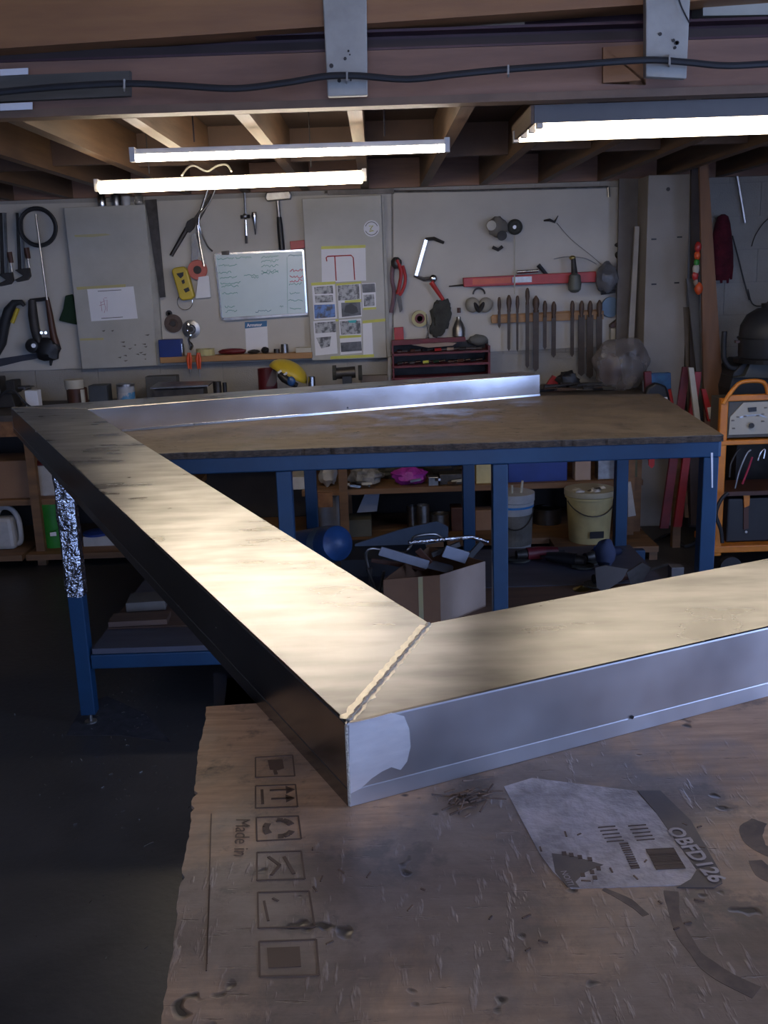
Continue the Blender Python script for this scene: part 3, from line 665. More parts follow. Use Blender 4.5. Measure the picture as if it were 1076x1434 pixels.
mbx.tube([P(x, y, YW-F-.0022) for x, y in [(458, 366), (457, 361), (459, 359), (492, 357.5), (495, 361), (497, 392)]], .0032, 6).tube([P(x, y, YW-F-.0022) for x, y in [(469, 359), (471, 393)]], .0032, 6)
mbx.build('red_drawing', M_red, po)
onp('tape_strip', [(450, 345), (512, 343), (512, 347), (450, 349)], M_tape, po, F+.0013, .0006)
sheets = [('leftmost photo sheet of the upper row, blue picture lowest', [(437, 399), (469, 397), (472, 446), (440, 448)], [([(440, 402), (466, 400), (467, 411), (441, 412)], 0), ([(441, 414), (466, 413), (467, 423), (442, 424)], 0), ([(440, 427), (469, 426), (470, 444), (441, 446)], 1)], [(436, 396), (470, 394), (470, 398), (436, 400)]),
 ('middle photo sheet of the upper row with black shape', [(472, 398), (505, 396), (507, 443), (475, 446)], [([(473, 400), (503, 398), (504, 419), (474, 421)], 0), ([(478, 424), (505, 423), (506, 441), (479, 444)], 2)], [(483, 421), (506, 419), (506, 423), (483, 424)]),
 ('narrow right photo sheet of the upper row', [(507, 397), (526, 396), (527, 431), (508, 432)], [([(507, 398), (525, 397), (526, 409), (508, 410)], 2), ([(509, 413), (524, 412), (525, 428), (510, 429)], 0)], [(509, 431), (527, 430), (527, 433), (509, 434)]),
 ('lower left photo sheet, two grey pictures one above another', [(439, 450), (470, 448), (473, 495), (442, 498)], [([(441, 452), (470, 450), (471, 465), (442, 467)], 0), ([(443, 473), (464, 471), (462, 485), (450, 488)], 0)], [(470, 447), (474, 447), (474, 450), (470, 450)]),
 ('lower middle photo sheet with cyan speck at top', [(475, 448), (506, 446), (507, 494), (477, 497)], [([(476, 450), (505, 449), (506, 467), (478, 469)], 0), ([(477, 480), (506, 478), (507, 491), (478, 493)], 2)], [(476, 470), (506, 469), (506, 472), (476, 474)]),
 ('blank white slip at lower right of the photo panel', [(508, 451), (521, 450), (523, 496), (509, 498)], [], [(508, 449), (540, 446), (540, 450), (508, 453)])]
for lab, q, ph, tp in sheets:
    t = wthing('photo_sheet', lab, 'paper', q[2][0]-10, q[3][1], F, 'photo sheets taped on the panel')
    onp('sheet', q, M_paper, t)
    for pq, kd in ph: onp('photo', pq, [M_photo, M_photob, M_photod][kd], t, F+.0013, .0008)
    if 'black shape' in lab: onp('black_silhouette', [(482, 437), (484, 428), (492, 425), (500, 430), (502, 437), (494, 440)], M_black, t, F+.0022, .0006)
    if 'cyan' in lab: onp('cyan_mark', [(487, 449), (500, 448), (498, 452), (490, 452)], mat('cyan', (.05, .5, .5), .5), t, F+.0022, .0006)
    onp('tape_strip', tp, M_tape, t, F+.0022, .0005)
for lab, px in [('long yellow tape along bottom of photo sheets', [(463, 499), (524, 496), (524, 500), (463, 503)]), ('yellow tape strip above upper photo row', [(471, 397), (506, 394), (506, 397), (471, 400)])]:
    one('tape_strip', MB().wp(px, F+.003, .0006), M_tape, lab, 'tape', 'yellow tapes on the photo panel')

# whiteboard
wbt = wthing('whiteboard', 'whiteboard covered with green and red handwriting', 'whiteboard', 368, 447, .014)
MB().wp([(302, 357), (424.5, 351), (429.5, 438), (312, 445)], .014, .012).build('writing_surface', M_wb, wbt)
for a, b in [((301, 356), (424.5, 350.5)), ((424.5, 350.5), (430, 439)), ((430, 439), (311, 446)), ((311, 446), (301, 356))]:
    MB().tube([P(*a, YW-.024), P(*b, YW-.024)], .0065, 4).build('frame_edge', M_chrome, wbt)
MB().wp([(313, 445), (430, 438), (430.5, 441), (314, 449)], .014, .04).build('pen_tray', M_steel, wbt)
MB().wp([(310, 352), (321, 351), (321, 357), (311, 357)], .03, .01).build('clip', M_dsteel, wbt)
def scrawl(x, y, w_, mb, amp=1.6, off=.0272, r=.0016, sl=-.045):
    n = max(4, int(w_/1.5)); pts = [P(x+w_*i/n, y+sl*w_*i/n+random.uniform(-amp, amp), YW-off) for i in range(n+1)]; mb.tube(pts, r, 3)
random.seed(21)
for i, (x, y, w_) in enumerate([(304, 363, 24), (330, 361, 22), (306, 372, 26), (306, 382, 18), (308, 389, 24), (309, 397, 28), (310, 401, 24), (311, 411, 22), (315, 430, 14), (316, 436, 16), (342, 386, 20), (352, 389, 10), (404, 358, 20), (405, 398, 18), (406, 411, 14), (404, 421, 20), (406, 432, 16), (392, 429, 5), (358, 436, 22)]):
    g = MB(); scrawl(x, y, w_, g); g.build('handwriting', M_gink if i not in (12, 18) else mat('teal_ink', (.05, .25, .3), .6), wbt)
for y in (360, 366, 373, 380, 383): g = MB(); scrawl(366, y, 24, g, 2, r=.0015); g.build('handwriting', M_gink, wbt)
for y in (379, 388, 393): g = MB(); scrawl(406, y, 18, g, 2.2, r=.0022); g.build('handwriting', M_rink, wbt)
g = MB(); g.tube([P(x, y, YW-.0272) for x, y in [(402, 360), (403, 439)]], .0009, 3); g.build('ruled_line', M_gink, wbt)
# paper with blue header
pp = wthing('letterhead_sheet', 'white sheet with blue header band under the whiteboard', 'paper', 360, 495, .014)
onp('sheet', [(343, 451), (374, 449), (376, 492), (345, 494)], M_paper, pp, .0135)
onp('header_band', [(343, 451), (374, 449), (374, 457), (343, 460)], M_bink, pp, .015)
text('Armstor', .024, M_paper, pp, P(346, 457.6, YW-.0172), (1, 0, .02), (-.02, 0, 1), bold=.0008)
one('red_box', MB().wp([(406, 338), (427, 336), (427, 347), (407, 350)], .014, .03), M_red, 'small red box poking out behind the photo panel above whiteboard', 'box', bevel=.002)

# left wall shelf and its things
sh = wthing('wall_shelf', 'narrow pine shelf under the whiteboard', 'shelf', 330, 510, .02)
ysh = YW-.012
a = P(224, 502, ysh-.09); b = P(437, 492, ysh-.09)
zs = (a.z+b.z)/2+.0
MB().b2((a.x, ysh-.09, zs-.032), (b.x, ysh, zs)).build('shelf_board', M_pine, sh, bevel=.002)
YS = ysh-.05
def sx(px): return P(px, 495, YS).x
def onshelf(name, label, cat, x0, x1, h, m, d=.06, kind='box', group=None, **k):
    a, b = sx(x0), sx(x1); mb = MB()
    if kind == 'box': mb.b2((a, YS-d/2, zs), (b, YS+d/2, zs+h))
    elif kind == 'can': mb.lathe([((b-a)/2, 0), ((b-a)/2, h), ((b-a)/2*.86, h), ((b-a)/2*.86, h-.006)], ((a+b)/2, YS, zs), 20)
    elif kind == 'roll': mb.lathe([((b-a)*.28, 0), ((b-a)/2, 0), ((b-a)/2, h), ((b-a)*.28, h), ((b-a)*.28, 0)], ((a+b)/2, YS, zs), 24)
    elif kind == 'lump': mb.sph(((a+b)/2, YS, zs+h/2), ((b-a)/2, d/2, h/2), jit=.25, seed=x0)
    return one(name, mb, m, label, cat, group, smooth=(kind != 'box'), **k)
onshelf('storage_bin', 'dark blue open bin on left end of the pine shelf', 'bin', 225, 256, .095, M_bluepl, d=.075, bevel=.003)
onshelf('tin_can', 'shiny small tin at left on the pine shelf', 'tin', 249, 259, .068, M_chrome, kind='can')
onshelf('tape_roll', 'brown roll of tape lying flat on the pine shelf', 'tape', 275, 301, .036, M_oldtape, kind='roll')
onshelf('power_tool', 'dark red and black hand tool lying on the pine shelf', 'tool', 305, 345, .034, M_dred, kind='lump')
onshelf('black_knob', 'small black knob beside the letterhead sheet on shelf', 'knob', 366, 377, .036, M_black, kind='lump')  # a knob, modelled as a rounded black lump
onshelf('socket_piece', 'small dark socket left of the upright steel tin', 'socket', 384, 392, .022, M_dsteel, kind='can')
onshelf('steel_cup', 'upright plain steel cup standing on the pine shelf', 'cup', 394, 404, .048, M_steel, kind='can')
onshelf('small_tray', 'shallow pale tray of bits at right end of pine shelf', 'tray', 415, 437, .026, M_cream, bevel=.002)
onshelf('machine_part', 'dark machined lump on shelf below the letterhead', 'part', 347, 364, .024, M_dsteel, kind='lump')
# pliers with orange handles hanging in front of the shelf edge
for i, (x, lab) in enumerate([(265, 'left orange handled pliers hanging over pine shelf edge'), (278, 'right orange handled pliers hanging over pine shelf edge')]):
    t = wthing('pliers', lab, 'pliers', x, 525, .13, 'orange handled pliers')
    for dx in (-2.2, 2.2):
        MB().tube([P(x+dx*.4, 494, YW-.13), P(x+dx, 503, YW-.13), P(x+dx*.6+1, 517, YW-.13)], [.006, .0085, .005], 8).build('handle', M_handle_o, t, smooth=True)
    MB().tube([P(x+1, 516, YW-.13), P(x+2, 528, YW-.13)], [.006, .002], 8).build('jaw', M_steel, t)

# ---- items on the left boards ----
def bar_clamp(x0, y0, x1, y1, lab):
    t = wthing('bar_clamp', lab, 'clamp', x1, y1, .03, 'steel bar clamps')
    MB().wp([(x0-3, y0), (x0, y0), (x1+1, y1-14), (x1-3, y1-14)], .02, .012).build('bar', M_dsteel, t)
    MB().wp([(x0+3, y0), (x0+6, y0), (x1+7, y1-12), (x1+4, y1-12)], .03, .01).build('second_bar', M_steel, t)
    MB().wp([(x1-8, y1-14), (x1+12, y1-17), (x1+14, y1-5), (x1+10, y1), (x1-4, y1+3), (x1-8, y1), (x1+4, y1-6)], .016, .03).build('jaw', M_iron, t, bevel=.003)
    MB().tube([P(x1+9, y1-45, YW-.035), P(x1+12, y1-30, YW-.035)], [.014, .012], 10).build('grip', M_brown, t)
    MB().tube([P(x1+11, y1-30, YW-.035), P(x1+13, y1-18, YW-.035)], .005, 8).build('screw', M_steel, t)
bar_clamp(2, 298, 4, 398, 'leftmost steel bar clamp hanging on the left board')
bar_clamp(25, 298, 28, 392, 'second steel bar clamp hanging left of the black hose coil')
t = wthing('hose_coil', 'black hose coiled in a ring on left board', 'hose', 53, 345, .03)
for k in range(3): MB().tube([p for p in arc(P(53, 318, YW-.075-.008*k), .092+.004*k, 0, 360, 30)][:-1], .0075, 8, closed=True).build('hose_loop', M_rubber, t, smooth=True)
one('long_rod', MB().tube([P(50, 300, YW-.115), P(66, 420, YW-.115)], .006, 8), M_steel, 'long thin steel rod hanging through the black hose coil', 'rod', smooth=True)
one('green_rag', MB().prism([P(x, y, YW-.04) for x, y in [(91, 414), (101, 412), (106, 430), (108, 455), (82, 449), (88, 432)]], (0, .026, 0)), M_dgreen, 'dark green rag hanging beside the left grey panel', 'rag', bevel=.006)
t = wthing('locking_clamp', 'black hooked clamp with yellow patch at far left', 'clamp', 10, 500, .05)
MB().tube([P(x, y, YW-.05) for x, y in [(-6, 498), (2, 480), (6, 455), (12, 435), (20, 424), (30, 423), (34, 428)]], [.02, .028, .03, .028, .020, .014, .010], 10).build('arm', M_rubber, t, smooth=True)
MB().tube([P(17, 452, YW-.075), P(25, 432, YW-.075)], .012, 8).build('yellow_patch', M_yellow, t)
t = wthing('angle_grinder', 'dark power tool hanging with round black head below rod', 'power tool', 60, 500, .06)
MB().tube([P(x, y, YW-.055) for x, y in [(45, 420), (46, 440), (49, 460), (54, 480)]], [.02, .026, .026, .024], 12).build('body', M_iron, t, smooth=True)
MB().tube([P(x, y, YW-.045) for x, y in [(66, 418), (70, 440), (75, 470), (80, 490)]], [.012, .016, .02, .024], 10).build('handle', M_brown, t, smooth=True)
MB().tube([P(42, 421, YW-.05), P(68, 418, YW-.05)], .010, 8).build('bridge', M_rubber, t)
MB().lathe([(.008, .0), (.034, .004), (.04, .02), (.034, .034), (.012, .04)], P(47, 484, YW-.06), 20, (0, -1, 0)).build('round_head', M_black, t, smooth=True)
MB().sph(P(66, 489, YW-.05), (.07, .035, .065), jit=.3, seed=4).build('motor', M_black, t, smooth=True)
MB().cyl(P(47, 484, YW-.105), P(47, 484, YW-.095), .012).build('spindle', M_steel, t)
MB().tube([P(72, 500, YW-.04), P(71, 512, YW-.04)], [.014, .006], 8).build('tail', M_rubber, t)
for x in (58, 64): MB().cyl(P(x, 466, YW-.088), P(x, 466, YW-.08), .008, n=8).build('bolt', M_chrome, t)
one('grey_strap', MB().wp([(-10, 506), (0, 502), (40, 496), (68, 493), (66, 500), (30, 506), (-10, 516)], .013, .006), mat('grey_strap', (.05, .055, .075), .7), 'wide grey strap running behind the hanging power tool', 'strap')
# jars on top of the left panel
for i, (x, m, lab) in enumerate([(143, M_chrome, 'leftmost jar standing on the left grey panel'), (163, M_steel, 'second jar on the left grey panel'), (177, M_bucketw, 'third jar on the left grey panel, white'), (195, M_glass, 'rightmost clear jar on the left grey panel')]):
    q = P(x, 288, YW-.045); t = T('jar', lab, 'jar', q, 'jars above the left panel'); q = Vector((q.x, q.y, P(150, 288.5, YW-.062).z))
    MB().lathe([(.022, 0), (.024, .01), (.024, .05), (.018, .06)], q, 16).build('body', m, t, smooth=True)
    MB().cyl(q+V3(0, 0, .06), q+V3(0, 0, .074), .02, n=16).build('lid', M_dsteel, t)
one('steel_rule', MB().wp([(203, 280), (219, 279), (232, 416), (224, 417)], .066, .004), M_dsteel, 'dark steel rule strip hanging beside the left grey panel', 'ruler')

# things hanging on the middle board
t = wthing('adjustable_wrench', 'rusty adjustable wrench hanging diagonally behind bent rods', 'wrench', 258, 358, .03)
MB().tube([P(240, 358, YW-.025), P(262, 320, YW-.025)], [.011, .014], 8).build('handle', M_dsteel, t)
MB().wp([(258, 322), (262, 310), (270, 305), (274, 306), (274, 313), (271, 320), (265, 326)], .014, .024).build('head', M_iron, t, bevel=.003)
MB().wp([(270, 307), (284, 288), (296, 270), (301, 268), (290, 290), (277, 314)], .014, .01).build('shank', M_dsteel, t)
t = wthing('bent_rods', 'bundle of bright bent rods hanging left of whiteboard', 'rods', 285, 372, .05)
MB().tube(wpath([(292, 262), (283, 290), (277, 312), (279, 335), (283, 358), (286, 373)], .055), .007, 8).build('rod', M_chrome, t, smooth=True)
MB().tube(wpath([(303, 262), (292, 285), (280, 300), (278, 315)], .065), .006, 8).build('rod', M_chrome, t, smooth=True)
MB().tube(wpath([(279, 312), (284, 330), (291, 345), (298, 352)], .05), .0055, 8).build('rod', M_chrome, t, smooth=True)
one('metal_strip', MB().wp([(268, 328), (275, 326), (279, 350), (276, 376), (268, 374)], .035, .004), M_chrome, 'bright steel blade hanging between rods and yellow block', 'blade')
t = wthing('flap_disc', 'red rimmed grinding disc hanging beside yellow block', 'disc', 276, 392, .045)
q = P(277, 378, YW-.04)
MB().lathe([(.012, 0), (.052, 0), (.054, .004), (.05, .008), (.012, .008), (.012, 0)], q, 28, (0, -1, 0)).build('rim', mat('salmon', (.62, .16, .12), .6), t, smooth=True)
MB().lathe([(.004, .009), (.022, .009), (.022, .014), (.004, .014)], q, 20, (0, -1, 0)).build('hub', M_iron, t)
one('white_packet', MB().wp([(278, 388), (292, 386), (295, 416), (274, 418)], .03, .02), M_paper, 'white packet hanging below red rimmed disc', 'packet')
t = wthing('sanding_block', 'yellow block with black markings and wire ring below', 'tool', 255, 420, .05)
MB().wp([(240, 379), (243, 375), (257, 373), (262, 378), (272, 415), (268, 419), (255, 421), (251, 417)], .03, .05).build('body', M_yellow, t, bevel=.008)
for px in ([(247, 383), (257, 381), (257, 386), (253, 390), (249, 386)], [(254, 393), (258, 391), (259, 396), (256, 398)], [(257, 405), (264, 402), (266, 407), (260, 410)]): MB().wp(px, .0795, .002).build('black_mark', M_black, t)
one('wire_ring', MB().tube(arc(P(259, 423, YW-.03), .042, 0, 360, 28)[:-1], .0016, 5, closed=True), M_chrome, 'thin wire ring below the yellow block', 'ring')
for i, (x, y, r_, lab) in enumerate([(243, 453, .050, 'flat dark grinding disc hanging at left above blue bin'), (268, 461, .050, 'cupped grinding disc behind the twisted drill bit')]):
    t = wthing('grinding_disc', lab, 'disc', x, y+12, .03, 'dark grinding discs'); q = P(x, y, YW-.02)
    MB().lathe([(.008, 0), (r_, 0), (r_, .008), (r_*.55, .012), (r_*.4, .006), (.008, .006)], q, 26, (0, -1, 0)).build('disc', mat('abrasive', (.13, .09, .075), .8, col2=(.08, .06, .05), scale=30) if i == 0 else M_steel, t, smooth=True)
    MB().lathe([(.004, .012), (.016, .012), (.014, .018), (.004, .018)], q, 16, (0, -1, 0)).build('hub', M_dsteel, t)
one('flange_washer', MB().lathe([(.008, 0), (.018, 0), (.018, .006), (.008, .006), (.008, 0)], P(237, 439, YW-.02), 16, (0, -1, 0)), M_dsteel, 'small dark washer above the flat grinding disc', 'washer')
pth = []
one('drill_bit', MB().tube([P(262+6*i/14+1.5*math.sin(i*1.2), 452+38*i/14, YW-.055) for i in range(15)], [.009+.003*math.sin(i*1.2) for i in range(15)], 8), M_chrome, 'bright twisted drill bit hanging above pliers', 'drill bit', smooth=True)
t = wthing('tap_wrench', 'long stemmed tap wrench hanging above whiteboard', 'wrench', 345, 341, .03)
MB().tube([P(342, 262, YW-.03), P(344, 300, YW-.03)], .006, 8).build('stem', M_steel, t)
MB().tube([P(337, 304, YW-.03), P(350, 303, YW-.03)], [.010, .010], 8).build('crossbar', M_dsteel, t)
MB().sph(P(343.5, 303, YW-.03), .016, jit=.2).build('chuck', M_steel, t, smooth=True)
MB().tube([P(344, 308, YW-.03), P(345, 330, YW-.03)], .008, 8).build('shaft', M_chrome, t)
MB().tube([P(345, 330, YW-.03), P(345.5, 341, YW-.03)], .0065, 8).build('tip', M_dsteel, t)
one('nozzle', MB().lathe([(.014, 0), (.016, -.02), (.011, -.05), (.004, -.115), (.0005, -.12)], P(356, 297, YW-.04), 16), M_chrome, 'short bright tapered nozzle hanging above whiteboard', 'nozzle', smooth=True)
t = wthing('hammer', 'sledge hammer with black handle hanging head up', 'hammer', 394, 350, .06)
MB().wp([(373, 269), (405, 267), (408, 272), (407, 279), (374, 282), (371, 277)], .02, .055).build('head', M_steel, t, bevel=.006)
MB().tube([P(389, 281, YW-.045), P(391, 306, YW-.045)], .011, 10).build('neck', M_steel, t, smooth=True)
MB().tube([P(391, 304, YW-.045), P(392, 315, YW-.045), P(395, 350, YW-.045)], [.013, .016, .017], 10).build('grip', M_black, t, smooth=True)

# ---- right board ----
t = wthing('f_clamp', 'silver C-shaped clamp with red lever hanging near photo panel', 'clamp', 600, 400, .05)
MB().tube([P(597, 336, YW-.04), P(583, 386, YW-.04)], .012, 4).build('bar', M_chrome, t)
MB().tube([P(596, 335, YW-.04), P(608, 334, YW-.045), P(622, 340, YW-.045)], [.009, .010, .008], 8).build('fixed_jaw', M_dsteel, t)
MB().tube([P(580, 386, YW-.04), P(594, 391, YW-.04), P(607, 389, YW-.04)], [.008, .011, .009], 8).build('sliding_jaw', M_steel, t)
MB().tube([P(604, 395, YW-.07), P(621, 420, YW-.075)], [.014, .010], 8).build('red_lever', M_red, t, smooth=True)
one('disc_holder', MB().sph(P(607, 390, YW-.055), (.022, .012, .022)), M_chrome, 'small round bright cap above red lever', 'cap', smooth=True)
t = wthing('snips', 'red handled snips hanging at right edge of photo panel', 'snips', 556, 435, .05)
MB().tube(wpath([(551, 365), (549, 390), (552, 410), (548, 438)], .05), [.011]*13, 8).build('grey_strap', mat('mauve', (.20, .11, .13), .7), t, smooth=True)
MB().tube(wpath([(556, 364), (562, 380), (560, 398), (557, 412)], .07), .010, 8).build('handle', M_red, t, smooth=True)
MB().tube(wpath([(564, 372), (568, 388), (566, 402), (560, 414)], .06), .009, 8).build('handle', M_red, t, smooth=True)
MB().wp([(555, 412), (562, 412), (564, 434), (560, 438)], .05, .01).build('blade', M_dsteel, t)
MB().sph(P(555, 368, YW-.06), (.03, .02, .03), jit=.3).build('pivot', M_dsteel, t, smooth=True)
one('rag', MB().sph(P(617, 445, YW-.033), (.056, .02, .10), 18, 12, jit=.45, seed=3, rot=Euler((0, .12, 0))), M_rag, 'dark grey rag bundle hanging below the red lever', 'rag', smooth=True)
t = wthing('tape_roll', 'round tape roll hanging on right board above red rack', 'tape', 588, 460, .03)
MB().lathe([(.028, 0), (.045, 0), (.045, .022), (.028, .022), (.028, 0)], P(588, 446, YW-.02), 24, (0, -1, 0)).build('roll', M_oldtape, t, smooth=True)
MB().lathe([(.016, 0), (.027, 0), (.027, .018), (.016, .018), (.016, 0)], P(588, 446, YW-.02), 20, (0, -1, 0)).build('core', M_dred, t)
t = wthing('scissors', 'small bright scissors hanging beside the tape roll', 'scissors', 598, 475, .04)
MB().tube([P(597, 440, YW-.04), P(600, 474, YW-.04)], [.004, .005], 6).build('blade', M_chrome, t); MB().tube([P(602, 455, YW-.045), P(597, 474, YW-.045)], [.006, .004], 6).build('blade', M_chrome, t)
t = wthing('oil_can', 'small steel bottle with brown cap above the red rack', 'bottle', 643, 484, .05)
MB().lathe([(.020, 0), (.036, .01), (.036, .05), (.022, .085), (.012, .10), (.012, .115)], P(643, 473, YW-.045), 18).build('body', M_steel, t, smooth=True)
MB().cyl(P(643, 438, YW-.045), P(643, 431, YW-.045), .010, n=10).build('cap', M_brown, t)
# red tool rack
rk = wthing('tool_rack', 'open dark red metal tool rack full of hand tools', 'rack', 618, 530, .1)
D = .16
MB().wp([(549, 480), (551, 480), (553, 536), (551, 536)], .014, D).build('side_panel', M_dred, rk)
MB().wp([(684, 484), (687, 484), (687, 532), (684, 532)], .014, D).build('side_panel', M_dred, rk)
MB().wp([(551, 480), (684, 475), (684, 530), (553, 535)], .013, .004).build('back_panel', M_iron, rk)
for y0, y1 in ((496, 490), (513, 507), (530, 524)):
    MB().wp([(549, y0), (687, y1), (687, y1+3), (549, y0+3)], .014, D).build('shelf_tray', M_dred, rk)
MB().wp([(549, 477), (652, 472), (653, 478), (549, 484)], .10, .05).build('top_tray', M_dred, rk)
random.seed(8)
rm = [M_chrome, M_dsteel, M_brown, M_steel, M_black, M_tape, M_red, M_dgreen, M_cardl]
for i in range(14):
    row = i % 2; x = 556+(i//2)*17+random.uniform(0, 4); yb = [488, 505][row]-.043*(x-556)
    a = P(x, yb+4, YW-.09-random.uniform(0, .05)); l = random.uniform(.05, .085)
    b = a+Vector((l, random.uniform(-.02, .02), random.uniform(.0, .01)))
    tt = ['spanner', 'screwdriver', 'file'][i % 3]
    m_ = rm[i % len(rm)]
    place = ['upper', 'lower'][row]+' tray of the red rack, '+['far left', 'left', 'left of middle', 'middle', 'right of middle', 'right', 'far right'][i//2]
    t = T(tt, f'loose {tt} lying in the {place}', 'hand tool', a, 'tools in the red rack')
    MB().tube([a, a.lerp(b, .45)], [.009, .008], 6).build('handle', m_, t); MB().tube([a.lerp(b, .45), b], [.005, .006], 6).build('shaft', [M_steel, M_chrome][i % 2], t)
one('red_case', MB().wp([(552, 459), (565, 458), (566, 476), (553, 477)], .02, .03), M_red, 'small bright red case standing left above the red rack', 'case', bevel=.002)
one('grey_pouch', MB().sph(P(670, 476, YW-.04), (.055, .024, .03), 20, 10, jit=.15, seed=6), mat('pouch', (.14, .14, .125), .6), 'grey-green rounded pouch on right end of red rack', 'pouch', smooth=True)
one('flat_tool_bundle', MB().wp([(577, 483), (610, 479), (640, 480), (634, 484), (600, 487)], .10, .05), M_cardl, 'pale flat bundle of paper lying across top of red rack', 'papers')
# respirator masks
t = wthing('respirator', 'grey half-face respirator hanging at upper left of pair', 'mask', 698, 348, .06, 'hanging masks')
MB().sph(P(697, 318, YW-.05), (.052, .04, .055), 16, 10, jit=.3, seed=2).build('face_piece', mat('mask_grey', (.20, .18, .15), .6), t, smooth=True)
for x, y in ((688, 316), (703, 330)): MB().lathe([(.004, 0), (.026, 0), (.026, .02), (.004, .022)], P(x, y, YW-.075), 16, (0, -1, 0)).build('filter', M_cream if x < 700 else M_iron, t, smooth=True)
MB().tube([P(690, 346, YW-.05), P(698, 350, YW-.05), P(704, 345, YW-.05)], .009, 8).build('strap', M_iron, t)
t = wthing('wire_cup_brush', 'round dark wire wheel hanging right of respirator', 'wheel', 721, 332, .04)
MB().lathe([(.004, 0), (.040, 0), (.042, .012), (.030, .022), (.004, .018)], P(721, 318, YW-.02), 24, (0, -1, 0)).build('wheel', M_rag, t, smooth=True)
MB().cyl(P(721, 318, YW-.045), P(721, 318, YW-.035), .01).build('hub', M_steel, t)
one('thin_rod', MB().tube([P(721, 330, YW-.085), P(721, 412, YW-.095)], .004, 8), M_cream, 'thin pale rod hanging in front of the red level', 'rod')
# ear muffs
t = wthing('ear_muffs', 'pale ear muffs hanging below the red level', 'ear muffs', 671, 440, .04)
for sx_ in (-1, 1): MB().sph(P(671+sx_*9, 427, YW-.04), (.040, .028, .042), 16, 10, rot=Euler((0, sx_*.5, 0))).build('cup', mat('muff', (.36, .33, .27), .5), t, smooth=True); MB().sph(P(671+sx_*3.5, 430, YW-.055), (.014, .022, .034), 12, 8, rot=Euler((0, sx_*.5, 0))).build('cushion', M_iron, t, smooth=True)
MB().tube(arc(P(671, 412, YW-.035), .032, 0, 180, 12), .005, 6).build('headband', M_dsteel, t, smooth=True)
# spirit level
lv = wthing('spirit_level', 'long red spirit level lying along two pegs on right board', 'level', 742, 400, .05)
MB().wp([(649, 389), (835, 380), (836, 395), (650, 402)], .014, .05).build('body', M_red, lv, bevel=.003)
MB().wp([(718, 388), (745, 387), (745, 395), (718, 396)], .0645, .002).build('grey_plate', M_steel, lv)
MB().wp([(662, 391), (716, 388), (716, 396), (662, 399)], .0645, .001).build('orange_decal', mat('level_orange', (.70, .10, .02), .4), lv)
one('screwdriver_set', MB().tube([P(629, 401, YW-.03), P(650, 399, YW-.03)], [.003, .006], 8), M_dsteel, 'short dark rod poking out left of red level', 'rod')
t = wthing('silver_torch', 'silver cylinder with black lever resting on red level', 'tool', 738, 386, .05)
MB().tube([P(724, 381, YW-.05), P(754, 379, YW-.05)], .009, 12).build('body', M_chrome, t, smooth=True); MB().tube([P(754, 371, YW-.05), P(767, 386, YW-.05)], [.012, .009], 8).build('lever', M_black, t)
# wall file rack
fr_ = wthing('file_rack', 'pine batten rack screwed to wall holding files', 'rack', 766, 455, .04)
MB().wp([(688, 443), (846, 435), (846, 447), (689, 453)], .034, .018).build('batten', M_pine, fr_, bevel=.002)
MB().wp([(690, 441), (846, 433), (846, 436), (690, 444)], .012, .022).build('back_strip', M_pine, fr_)
files = [(699.5, 416, 460, 4, 5), (713, 413, 492, 4, 7), (725, 414, 493, 3, 5), (739, 403, 516, 5, 6), (751, 414, 520, 8, 9), (763.5, 421, 490, 5, 6), (776, 422, 501, 6, 7), (802, 421, 500, 5, 6), (815, 421, 527, 9, 7), (827, 421, 530, 9, 7), (840, 420, 512, 8, 8)]
on_ = ['short thin file first from left in pine rack', 'second file from left, long and slim', 'third file from left, thinnest', 'tall narrow file standing highest in the rack', 'wide flat file left of the gap pair', 'slim file sixth from the left in rack', 'seventh file, just left of the empty gap', 'slim file just right of the empty gap', 'broad long file, third from right', 'broadest long file, second from right', 'rightmost dark file in the pine rack']
for (x, y0, y1, wd, hd), lab in zip(files, on_):
    t = wthing('file', lab, 'file', x, y1, .06, 'files hanging in the pine rack')
    ym = y0+22; lean = -(x-700)*.00004*(y1-y0)
    MB().lathe([(.004, 0), (.0075, -.006), (hd*.0019, -.02), (hd*.0021, -.045), (hd*.0013, -.078), (hd*.0015, -.09)], P(x, y0, YW-.068), 12).build('handle', M_wood, t, smooth=True)
    MB().wp([(x-wd/2, ym-2), (x+wd/2, ym-2), (x+wd/2+lean, y1-4), (x+lean, y1), (x-wd/2+lean, y1-4)], .062, .006).build('blade', M_file, t)
# goggles, spray gun, grey hood
t = wthing('spray_gun', 'grey hanging gun-shaped tool with brass top over red level', 'tool', 806, 412, .09)
MB().lathe([(.006, .10), (.03, .085), (.036, .04), (.034, .01), (.02, -.005), (.004, -.008)], P(805, 408, YW-.105), 18).build('cup', mat('dull_green_grey', (.13, .14, .12), .5), t, smooth=True)
MB().tube([P(803, 360, YW-.1), P(805, 385, YW-.1)], [.012, .018], 10).build('neck', M_iron, t, smooth=True)
MB().sph(P(802, 361, YW-.1), (.018, .014, .012)).build('brass_cap', mat('brass', (.60, .45, .15), .3, 1), t, smooth=True)
MB().tube(wpath([(776, 363), (790, 360), (803, 360), (820, 362), (836, 370)], .10), .0025, 6).build('wire_arm', M_steel, t)
t = wthing('grey_hood', 'grey crumpled hood bag hanging over right end of level', 'bag', 850, 413, .08)
MB().sph(P(850, 390, YW-.09), (.062, .045, .080), 18, 12, jit=.3, seed=12).build('bag', mat('hood_grey', (.14, .14, .15), .35, col2=(.09, .09, .095), bump=.4), t, smooth=True)
MB().tube([P(842, 410, YW-.1), P(862, 408, YW-.1)], [.012, .009], 8).build('black_band', M_black, t)
